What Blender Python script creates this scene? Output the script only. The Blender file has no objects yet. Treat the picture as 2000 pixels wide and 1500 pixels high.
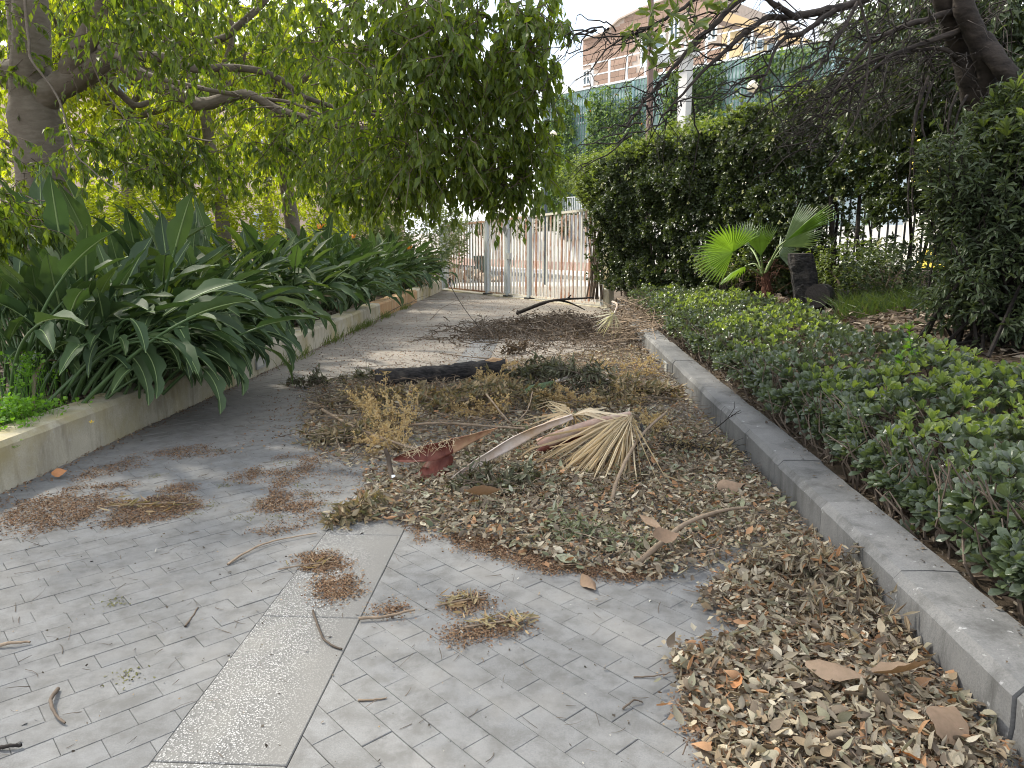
import bpy, math, numpy as np
from mathutils import Vector, Matrix, Quaternion
C = bpy.context.scene.collection
SC = bpy.context.scene
# ------------------------------------------------------------------ camera
H, F = 1.52, 1450.0
PITCH, YAW = math.radians(10.85), math.radians(2.71)
cam_d = bpy.data.cameras.new('camera'); cam = bpy.data.objects.new('camera', cam_d); C.objects.link(cam)
cam_d.sensor_width = 36; cam_d.lens = F / 2000 * 36; cam_d.clip_start = 0.05; cam_d.clip_end = 2000
cam.location = (0, 0, H); cam.rotation_euler = (math.pi / 2 - PITCH, 0, YAW)
SC.camera = cam
# ------------------------------------------------------------------ world, sun, exposure
SUN = np.array([-0.80, 0.46, 0.92]); SUN = SUN / np.linalg.norm(SUN)
EXPOSURE, SUN_STRENGTH, SKY_STRENGTH = 1.12, 4.2, 0.13
w = bpy.data.worlds.new('World'); SC.world = w; w.use_nodes = True
nt = w.node_tree; nt.nodes.clear()
def nd(t, kind, **k):
    n = t.nodes.new(kind)
    for a, b in k.items(): setattr(n, a, b)
    return n
out = nd(nt, 'ShaderNodeOutputWorld'); bg = nd(nt, 'ShaderNodeBackground')
sky = nd(nt, 'ShaderNodeTexSky', sky_type='NISHITA', sun_disc=False)
sky.sun_elevation = math.asin(SUN[2]); sky.sun_rotation = math.atan2(SUN[0], SUN[1]); sky.air_density = 1.2; sky.dust_density = 2.5
tc = nd(nt, 'ShaderNodeTexCoord'); mp = nd(nt, 'ShaderNodeMapping'); mp.inputs['Scale'].default_value = (1, 1, 2.2); mp.inputs['Location'].default_value = (0.35, 0.2, 0.1)
nz = nd(nt, 'ShaderNodeTexNoise'); nz.inputs['Scale'].default_value = 2.3; nz.inputs['Detail'].default_value = 6; nz.inputs['Roughness'].default_value = .55
cr = nd(nt, 'ShaderNodeValToRGB'); cr.color_ramp.elements[0].position = .36; cr.color_ramp.elements[1].position = .56
mx = nd(nt, 'ShaderNodeMixRGB'); mx.inputs[2].default_value = (8.2, 8.4, 8.8, 1)
L = nt.links.new
L(tc.outputs['Generated'], mp.inputs['Vector']); L(mp.outputs[0], nz.inputs['Vector']); L(nz.outputs['Fac'], cr.inputs[0])
L(cr.outputs[0], mx.inputs[0]); L(sky.outputs[0], mx.inputs[1]); L(mx.outputs[0], bg.inputs[0]); bg.inputs[1].default_value = SKY_STRENGTH
L(bg.outputs[0], out.inputs[0])
sd = bpy.data.lights.new('sun', 'SUN'); so = bpy.data.objects.new('sun', sd); C.objects.link(so)
sd.energy = SUN_STRENGTH; sd.angle = math.radians(4); sd.color = (1, .93, .80)
so.rotation_euler = Vector(SUN).to_track_quat('Z', 'Y').to_euler(); so.location = (-20, 10, 30)
SC.view_settings.view_transform = 'Standard'; SC.view_settings.look = 'None'; SC.view_settings.gamma = 1
SC.view_settings.exposure = EXPOSURE; SC.view_settings.use_curve_mapping = False
try:
    SC.cycles.max_bounces = 8; SC.cycles.diffuse_bounces = 4; SC.cycles.glossy_bounces = 2; SC.cycles.transmission_bounces = 4
    SC.cycles.filter_width = 1.05; SC.cycles.use_denoising = True; SC.cycles.transparent_max_bounces = 4
except Exception: pass
# ------------------------------------------------------------------ helpers
_r = np.array([math.cos(YAW), math.sin(YAW), 0])
_f = np.array([-math.sin(YAW) * math.cos(PITCH), math.cos(YAW) * math.cos(PITCH), -math.sin(PITCH)])
_u = np.cross(_r, _f); EYE = np.array([0, 0, H])
def ray(px, py): return _f + _r * (px - 1000) / F - _u * (py - 750) / F
def G(px, py, z=0.0):
    d = ray(px, py); return EYE + d * ((z - H) / d[2])
def W(px, py, Y):
    d = ray(px, py); return EYE + d * (Y / d[1])
def RP(px, py, P0, n):
    d = ray(px, py); return EYE + d * (np.dot(np.asarray(P0) - EYE, n) / np.dot(d, n))
def proj(P):
    q = P - EYE; z = np.maximum(q @ _f, 1e-3); return 1000 + F * (q @ _r) / z, 750 - F * (q @ _u) / z, q @ _f
def rng(s): return np.random.default_rng(s)
def nrm(v): return v / np.maximum(np.linalg.norm(v, axis=-1, keepdims=True), 1e-9)
def ss(a, b, x): t = np.clip((x - a) / (b - a), 0, 1); return t * t * (3 - 2 * t)

def mesh(name, chunks, mats, smooth=False):
    """chunks: (verts, faces(M,k), material index) joined into ONE mesh"""
    vs, loops, tot, mi, off = [], [], [], [], 0
    for V, Fc, m in chunks:
        V = np.asarray(V, float).reshape(-1, 3); Fc = np.asarray(Fc, int)
        vs.append(V); loops.append((Fc + off).ravel()); tot.append(np.full(len(Fc), Fc.shape[1])); mi.append(np.full(len(Fc), m)); off += len(V)
    V = np.concatenate(vs); lo = np.concatenate(loops); tot = np.concatenate(tot); mi = np.concatenate(mi)
    me = bpy.data.meshes.new(name)
    me.vertices.add(len(V)); me.vertices.foreach_set('co', V.astype(np.float32).ravel())
    me.loops.add(len(lo)); me.loops.foreach_set('vertex_index', lo.astype(np.int32))
    me.polygons.add(len(tot)); me.polygons.foreach_set('loop_start', np.concatenate([[0], np.cumsum(tot)[:-1]]).astype(np.int32))
    me.polygons.foreach_set('loop_total', tot.astype(np.int32)); me.polygons.foreach_set('material_index', mi.astype(np.int32))
    me.polygons.foreach_set('use_smooth', np.full(len(tot), smooth))
    for m in (mats if isinstance(mats, (list, tuple)) else [mats]): me.materials.append(m)
    me.update(calc_edges=True); return me
def place(name, me, parent=None, M=None):
    o = bpy.data.objects.new(name, me); C.objects.link(o)
    if M is not None: o.matrix_basis = M
    if parent is not None:
        o.parent = parent
        off = parent.location if parent.type == 'EMPTY' else Vector((0, 0, 0))
        o.matrix_parent_inverse = Matrix.Translation(-off)
    return o
def mk(name, chunks, mats, parent=None, smooth=False, kind=None):
    o = place(name, mesh(name, chunks, mats, smooth), parent)
    if kind: o['kind'] = kind
    return o
def tag(o, label, cat, group=None):
    o['label'] = label; o['category'] = cat
    if group: o['group'] = group
    return o
def thing(name, label, cat, loc=(0, 0, 0), group=None):
    o = bpy.data.objects.new(name, None); C.objects.link(o); o.location = [float(a) for a in loc]; o.empty_display_size = .2
    return tag(o, label, cat, group)
def struct(o): o['kind'] = 'structure'; return o

BOXF = np.array([[0, 3, 2, 1], [4, 5, 6, 7], [0, 1, 5, 4], [1, 2, 6, 5], [2, 3, 7, 6], [3, 0, 4, 7]])
def box(c, s, ax=None, m=0):
    """box at centre c, size s, ax: 3x3 columns"""
    h = np.array(s) / 2; V = np.array([[-1, -1, -1], [1, -1, -1], [1, 1, -1], [-1, 1, -1], [-1, -1, 1], [1, -1, 1], [1, 1, 1], [-1, 1, 1]]) * h
    if ax is not None: V = V @ np.asarray(ax).T
    return (V + np.asarray(c), BOXF, m)
def bbox(c, s, b=.01, ax=None, m=0):
    """box with chamfered edges"""
    h = np.array(s) / 2; sg = np.array([[-1, -1, -1], [1, -1, -1], [1, 1, -1], [-1, 1, -1], [-1, -1, 1], [1, -1, 1], [1, 1, 1], [-1, 1, 1]])
    V = []
    for q in sg:
        for a in range(3):
            v = q * (h - b); v[a] = q[a] * h[a]; V.append(v)
    V = np.array(V, float); fs4, fs3 = [], []
    for f in BOXF:
        n = np.mean(sg[f], 0); a = int(np.argmax(np.abs(n))); fs4.append([i * 3 + a for i in f])
    for i in range(8):
        t = [i * 3, i * 3 + 1, i * 3 + 2]
        fs3.append(t if np.prod(sg[i]) > 0 else t[::-1])
    for i in range(8):
        for a in range(3):
            j = [k for k in range(8) if all((sg[k] == sg[i])[b2] != (b2 == a) for b2 in range(3))][0]
            if j > i:
                p, q = [x for x in range(3) if x != a]; fs4.append([i * 3 + p, j * 3 + p, j * 3 + q, i * 3 + q])
    if ax is not None: V = V @ np.asarray(ax).T
    V = V + np.asarray(c)
    return [(V, np.array(fs4), m), (V, np.array(fs3), m)]
def rotz(a): c, s = math.cos(a), math.sin(a); return np.array([[c, -s, 0], [s, c, 0], [0, 0, 1]])
def tubes(P, r, sides=4, m=0):
    """P (N,S,3) paths, r (N,S) radii -> one chunk"""
    P = np.asarray(P, float); 
    if P.ndim == 2: P = P[None]
    r = np.asarray(r, float)
    if r.ndim == 1: r = r[None]
    N, S, _ = P.shape; T = nrm(np.gradient(P, axis=1))
    ref = nrm(np.cross(T.mean(1), np.where(np.abs(T.mean(1)[:, 2:3]) > .9, [[1, 0, 0]], [[0, 0, 1]])))[:, None, :]
    A = nrm(ref - T * np.sum(ref * T, -1, keepdims=True)); B = np.cross(T, A)
    an = np.arange(sides) * 2 * math.pi / sides
    V = P[:, :, None] + r[:, :, None, None] * (A[:, :, None] * np.cos(an)[None, None, :, None] + B[:, :, None] * np.sin(an)[None, None, :, None])
    i = np.arange(S - 1)[:, None]; j = np.arange(sides)[None]
    f = np.stack([i * sides + j, i * sides + (j + 1) % sides, (i + 1) * sides + (j + 1) % sides, (i + 1) * sides + j], -1).reshape(-1, 4)
    fs = (f[None] + (np.arange(N) * S * sides)[:, None, None]).reshape(-1, 4)
    return (V.reshape(-1, 3), fs, m)
def curve(pts, n=24):
    p = np.asarray(pts, float); k = len(p); q = np.vstack([2 * p[0] - p[1], p, 2 * p[-1] - p[-2]]); o = []
    for t in np.linspace(0, k - 1 - 1e-6, n):
        i = int(t); u = t - i; a, b, c, d = q[i:i + 4]
        o.append(.5 * (2 * b + (c - a) * u + (2 * a - 5 * b + 4 * c - d) * u * u + (3 * b - a - 3 * c + d) * u ** 3))
    return np.array(o)
def limb(pts, r0, r1, n=20, sides=8, wob=0, seed=0, m=0, pw=1.0):
    p = curve(pts, n); t = np.linspace(0, 1, n) ** pw
    if wob: p = p + np.cumsum(rng(seed).normal(0, wob, p.shape), 0) * .4
    r = r0 + (r1 - r0) * t
    if wob: r = r * (1 + rng(seed + 1).normal(0, .05, n))
    return tubes(p, r, sides, m)
# leaf templates: x side, y length, z normal
def tmpl_leaf(w=.4, fold=.12, droop=.15):
    V = np.array([[0, 0, 0], [-w / 2, .45, fold], [0, .5, 0], [w / 2, .45, fold], [0, 1, -droop]]); return V, np.array([[0, 2, 1], [0, 3, 2], [1, 2, 4], [2, 3, 4]])
def tmpl_oval(w=.5, fold=.1, droop=.1):
    V = np.array([[0, 0, 0], [-w * .32, .3, fold * .6], [0, .33, 0], [w * .32, .3, fold * .6], [-w / 2, .68, fold], [0, .7, -droop * .3], [w / 2, .68, fold], [-w * .22, .93, fold * .3 - droop * .8], [w * .22, .93, fold * .3 - droop * .8], [0, 1, -droop]])
    return V, np.array([[0, 2, 1, 1], [0, 3, 2, 2], [1, 2, 5, 4], [2, 3, 6, 5], [4, 5, 9, 7], [5, 6, 8, 9]])
def tmpl_curl(w=.42, curl=.8, n=4, bend=.25, twist=0.0, point=.62):
    """dry leaf rolled across its width; 2*n quads"""
    V = []; 
    for i in range(n + 1):
        t = i / n; ww = w / 2 * (math.sin(math.pi * min(max(t, .04), .97) ** point)) ; tw = twist * (t - .5)
        for j in (-1, 0, 1):
            a = j * curl; x = ww * (math.sin(a) / max(curl, 1e-3)); z = ww * (1 - math.cos(a)) / max(curl, 1e-3)
            x, z = x * math.cos(tw) - z * math.sin(tw), x * math.sin(tw) + z * math.cos(tw)
            V.append([x, t, z + bend * (4 * (t - .5) ** 2 * .25)])
    f = []
    for i in range(n):
        for j in range(2): f.append([i * 3 + j, i * 3 + j + 1, i * 3 + j + 4, i * 3 + j + 3])
    return np.array(V), np.array(f)
def orient(axis, roll=None, up=None):
    axis = nrm(np.asarray(axis, float)); N = len(axis)
    if up is None: up = np.tile([0, 0, 1.], (N, 1))
    s = np.cross(axis, up); bad = np.linalg.norm(s, axis=1) < .05; s[bad] = np.cross(axis[bad], [1, .3, 0]); s = nrm(s); n = np.cross(s, axis)
    if roll is not None:
        c, q = np.cos(roll)[:, None], np.sin(roll)[:, None]; s, n = s * c + n * q, n * c - s * q
    return np.stack([s, axis, n], -1)
def inst(T, Ms, loc, sc, m=0):
    V, f = T; N = len(loc)
    if np.ndim(sc) == 0: sc = np.full(N, sc)
    P = np.einsum('nij,vj->nvi', Ms, V) * sc[:, None, None] + loc[:, None, :]
    Fc = (f[None] + (np.arange(N) * len(V))[:, None, None]).reshape(-1, f.shape[1])
    if f.shape[1] == 4 and (f[:, 2] == f[:, 3]).any():
        k = (f[:, 2] != f[:, 3]); 
        q = (f[k][None] + (np.arange(N) * len(V))[:, None, None]).reshape(-1, 4); t = (f[~k][:, :3][None] + (np.arange(N) * len(V))[:, None, None]).reshape(-1, 3)
        return mixed(P.reshape(-1, 3), q, t, m)
    return (P.reshape(-1, 3), Fc, m)
def mixed(V, q, t, m):
    # triangles stored as quads through a mid vertex duplicate are avoided: split the quads into triangles instead
    tri = np.concatenate([t, q[:, [0, 1, 2]], q[:, [0, 2, 3]]]); return (V, tri, m)
def M4(R3, loc, s=1.0):
    m = Matrix.Identity(4)
    for i in range(3):
        for j in range(3): m[i][j] = float(R3[i][j]) * s
        m[i][3] = float(loc[i])
    return m
def in_poly(P, poly):
    x, y = P[:, 0], P[:, 1]; c = np.zeros(len(P), bool); j = len(poly) - 1
    for i in range(len(poly)):
        xi, yi = poly[i][:2]; xj, yj = poly[j][:2]
        c ^= ((yi > y) != (yj > y)) & (x < (xj - xi) * (y - yi) / (yj - yi + 1e-12) + xi); j = i
    return c
def scatter_poly(pix, n, seed, jit=.05):
    poly = np.array([G(*p)[:2] for p in pix]); r = rng(seed); lo, hi = poly.min(0), poly.max(0); o = np.zeros((0, 2))
    while len(o) < n:
        q = r.uniform(lo, hi, (n * 2, 2)); q = q[in_poly(q, poly)]; o = np.vstack([o, q])
    return o[:n] + r.normal(0, jit, (n, 2))
def sph(n, r):  # random unit vectors
    return nrm(r.normal(0, 1, (n, 3)))
def vnoise(x, y, s=1.0, seed=0):
    a = 0
    for k in range(4):
        q = rng(seed * 17 + k); f = s * 1.9 ** k; p = q.uniform(0, 6.28, 4); d = q.uniform(0, 6.28)
        a = a + (.6 ** k) * np.sin(f * (x * math.cos(d) + y * math.sin(d)) + p[0]) * np.cos(f * (y * math.cos(d) - x * math.sin(d)) + p[1])
    return a
# ------------------------------------------------------------------ materials
def ramp(t, cols, interp='LINEAR'):
    n = nd(t, 'ShaderNodeValToRGB'); e = n.color_ramp; e.interpolation = interp
    while len(e.elements) > 1: e.elements.remove(e.elements[-1])
    for i, c in enumerate(cols):
        p = i / max(len(cols) - 1, 1) if interp == 'LINEAR' else i / len(cols)
        x = e.elements[0] if i == 0 else e.elements.new(p)
        x.position = p; x.color = (*c, 1)
    return n
def base(name):
    m = bpy.data.materials.new(name); m.use_nodes = True; t = m.node_tree; t.nodes.clear()
    o = nd(t, 'ShaderNodeOutputMaterial'); b = nd(t, 'ShaderNodeBsdfPrincipled'); t.links.new(b.outputs[0], o.inputs[0]); return m, t, b, o
def rnd(t):
    g = nd(t, 'ShaderNodeNewGeometry'); oi = nd(t, 'ShaderNodeObjectInfo'); a = nd(t, 'ShaderNodeMath', operation='ADD'); f = nd(t, 'ShaderNodeMath', operation='FRACT')
    t.links.new(g.outputs['Random Per Island'], a.inputs[0]); t.links.new(oi.outputs['Random'], a.inputs[1]); t.links.new(a.outputs[0], f.inputs[0]); return f.outputs[0]
def noise(t, scale, detail=4, rough=.6, coord='Object', stretch=None):
    c = nd(t, 'ShaderNodeTexCoord'); n = nd(t, 'ShaderNodeTexNoise'); n.inputs['Scale'].default_value = scale; n.inputs['Detail'].default_value = detail; n.inputs['Roughness'].default_value = rough
    if stretch:
        mp = nd(t, 'ShaderNodeMapping'); mp.inputs['Scale'].default_value = stretch; t.links.new(c.outputs[coord], mp.inputs[0]); t.links.new(mp.outputs[0], n.inputs['Vector'])
    else: t.links.new(c.outputs[coord], n.inputs['Vector'])
    return n.outputs['Fac']
def mixc(t, fac, a, b, mode='MIX'):
    m = nd(t, 'ShaderNodeMixRGB', blend_type=mode)
    for s, v in ((m.inputs[0], fac), (m.inputs[1], a), (m.inputs[2], b)):
        if hasattr(v, 'is_linked'): t.links.new(v, s)
        elif isinstance(v, (int, float)): s.default_value = v
        else: s.default_value = (*v, 1)
    return m.outputs[0]
def maprange(t, v, a, b, c=0, d=1):
    m = nd(t, 'ShaderNodeMapRange'); t.links.new(v, m.inputs[0])
    for i, x in enumerate((a, b, c, d)): m.inputs[i + 1].default_value = x
    return m.outputs[0]
def bump(t, b, h, strength=.4, dist=.01):
    n = nd(t, 'ShaderNodeBump'); n.inputs['Strength'].default_value = strength; n.inputs['Distance'].default_value = dist; t.links.new(h, n.inputs['Height']); t.links.new(n.outputs[0], b.inputs['Normal'])
def M_leaf(name, cols, rough=.5, trans=.35, tint=(1.0, 1.0, .45), spec=.35, interp='LINEAR', blotch=0.0, bcol=(.2, .15, .06)):
    m, t, b, o = base(name); r = ramp(t, cols, interp); t.links.new(rnd(t), r.inputs[0]); col = r.outputs[0]
    n = noise(t, 9, 3); col = mixc(t, maprange(t, n, .3, .7, 0, .5), col, mixc(t, 1, col, (.62, .66, .6), 'MULTIPLY'))
    if blotch: col = mixc(t, maprange(t, noise(t, 60, 3), .62, .72, 0, blotch), col, bcol)
    t.links.new(col, b.inputs['Base Color']); b.inputs['Roughness'].default_value = rough; b.inputs['Specular IOR Level'].default_value = spec
    if trans:
        tr = nd(t, 'ShaderNodeBsdfTranslucent'); k = mixc(t, 1, col, tint, 'MULTIPLY'); hs = nd(t, 'ShaderNodeHueSaturation'); hs.inputs['Value'].default_value = 2.5; hs.inputs['Saturation'].default_value = 1.05
        t.links.new(k, hs.inputs['Color']); t.links.new(hs.outputs[0], tr.inputs[0]); x = nd(t, 'ShaderNodeMixShader'); x.inputs[0].default_value = trans
        t.links.new(b.outputs[0], x.inputs[1]); t.links.new(tr.outputs[0], x.inputs[2]); t.links.new(x.outputs[0], o.inputs[0])
    return m
def M_rough(name, c1, c2, scale=12, rough=.85, bs=.4, bd=.01, detail=6, stretch=None, c3=None, s3=3, lo=.35, hi=.65, spec=.25, rand=0.0):
    m, t, b, o = base(name); n = noise(t, scale, detail, stretch=stretch); col = mixc(t, maprange(t, n, lo, hi), c1, c2)
    if c3 is not None: col = mixc(t, maprange(t, noise(t, s3, 5), .5, .7), col, c3)
    if rand:
        v = maprange(t, rnd(t), 0, 1, 1 - rand, 1 + rand); x = nd(t, 'ShaderNodeVectorMath', operation='SCALE'); t.links.new(col, x.inputs[0]); t.links.new(v, x.inputs['Scale']); col = x.outputs[0]
    t.links.new(col, b.inputs['Base Color']); b.inputs['Roughness'].default_value = rough; b.inputs['Specular IOR Level'].default_value = spec
    if bs: bump(t, b, n, bs, bd)
    return m
def M_plain(name, c, rough=.6, metal=0):
    m, t, b, o = base(name); n = noise(t, 6, 4); col = mixc(t, maprange(t, n, .3, .7), c, tuple(x * .82 for x in c)); t.links.new(col, b.inputs['Base Color']); b.inputs['Roughness'].default_value = rough; b.inputs['Metallic'].default_value = metal; return m
def mat_paver():
    m, t, b, o = base('grey_paver'); col = ramp(t, [(.125, .127, .127), (.143, .145, .145), (.162, .163, .161), (.134, .138, .142)]); t.links.new(rnd(t), col.inputs[0]); c = col.outputs[0]
    c = mixc(t, maprange(t, noise(t, 260, 2, .7), .35, .7, 0, .6), c, (.235, .235, .235)); c = mixc(t, maprange(t, noise(t, 340, 2, .7), .56, .68, 0, .7), c, (.09, .09, .09))
    c = mixc(t, maprange(t, noise(t, 9, 6, .7), .42, .62, 0, .6), c, (.085, .082, .076)); c = mixc(t, maprange(t, noise(t, 2.1, 5), .5, .68, 0, .55), c, (.225, .218, .205))
    g = nd(t, 'ShaderNodeNewGeometry'); sx = nd(t, 'ShaderNodeSeparateXYZ'); t.links.new(g.outputs['Position'], sx.inputs[0])   # blown-in dust lies deeper towards the gate
    c = mixc(t, maprange(t, sx.outputs[1], 4.5, 10, 0, .85), c, mixc(t, noise(t, 14, 5), (.20, .172, .138), (.27, .24, .205)))
    t.links.new(c, b.inputs['Base Color']); b.inputs['Roughness'].default_value = .85; bump(t, b, noise(t, 230, 3, .7), .35, .002); return m
def mat_terrazzo():
    m, t, b, o = base('washed_terrazzo'); c = nd(t, 'ShaderNodeTexCoord'); v = nd(t, 'ShaderNodeTexVoronoi'); v.inputs['Scale'].default_value = 150; t.links.new(c.outputs['Object'], v.inputs['Vector'])
    x = mixc(t, maprange(t, v.outputs['Distance'], .30, .52), (.40, .398, .39), (.085, .085, .084)); sp = nd(t, 'ShaderNodeSeparateColor'); t.links.new(v.outputs['Color'], sp.inputs[0])
    x = mixc(t, maprange(t, sp.outputs[0], .62, .72), x, (.125, .124, .12)); x = mixc(t, maprange(t, noise(t, 5, 5), .45, .7, 0, .55), x, (.19, .185, .17))
    g = nd(t, 'ShaderNodeNewGeometry'); sx = nd(t, 'ShaderNodeSeparateXYZ'); t.links.new(g.outputs['Position'], sx.inputs[0])
    x = mixc(t, maprange(t, sx.outputs[0], -.97, -.80, 0, .85), x, (.135, .132, .126))     # worn dull strip on its right side
    t.links.new(x, b.inputs['Base Color']); b.inputs['Roughness'].default_value = .7; bump(t, b, v.outputs['Distance'], .25, .002); return m
def mat_concrete(name, top, dark, stain, moss=None, ms=.0):
    m, t, b, o = base(name); n = noise(t, 5, 7, .65); c = mixc(t, maprange(t, n, .3, .7), top, dark); c = mixc(t, maprange(t, noise(t, 120, 3, .7), .4, .7, 0, .45), c, tuple(x * .55 for x in dark))
    c = mixc(t, maprange(t, noise(t, 3.2, 6, .7, stretch=(1.6, 1.6, .35)), .5, .68, 0, .8), c, stain)
    c = mixc(t, maprange(t, noise(t, 22, 4), .66, .74, 0, .6), c, (.5, .5, .5))
    if moss: c = mixc(t, maprange(t, noise(t, 1.7, 5), .45, .65, 0, ms), c, moss)
    v = maprange(t, rnd(t), 0, 1, .88, 1.12); x = nd(t, 'ShaderNodeVectorMath', operation='SCALE'); t.links.new(c, x.inputs[0]); t.links.new(v, x.inputs['Scale'])
    t.links.new(x.outputs[0], b.inputs['Base Color']); b.inputs['Roughness'].default_value = .9; bump(t, b, noise(t, 90, 5, .7), .5, .004); return m
def mat_rust(name, paint=(.62, .62, .58), lo=.42, hi=.56):
    m, t, b, o = base(name); n = noise(t, 3.0, 6, .7, stretch=(6, 6, 1.2)); r = rnd(t); a = nd(t, 'ShaderNodeMath', operation='MULTIPLY_ADD'); t.links.new(r, a.inputs[0]); a.inputs[1].default_value = .26; a.inputs[2].default_value = -.13
    s = nd(t, 'ShaderNodeMath', operation='ADD'); t.links.new(n, s.inputs[0]); t.links.new(a.outputs[0], s.inputs[1])
    rc = mixc(t, noise(t, 30, 4), (.22, .09, .045), (.42, .22, .13)); c = mixc(t, maprange(t, s.outputs[0], lo, hi), paint, rc)
    t.links.new(c, b.inputs['Base Color']); b.inputs['Roughness'].default_value = .65; return m
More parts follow.
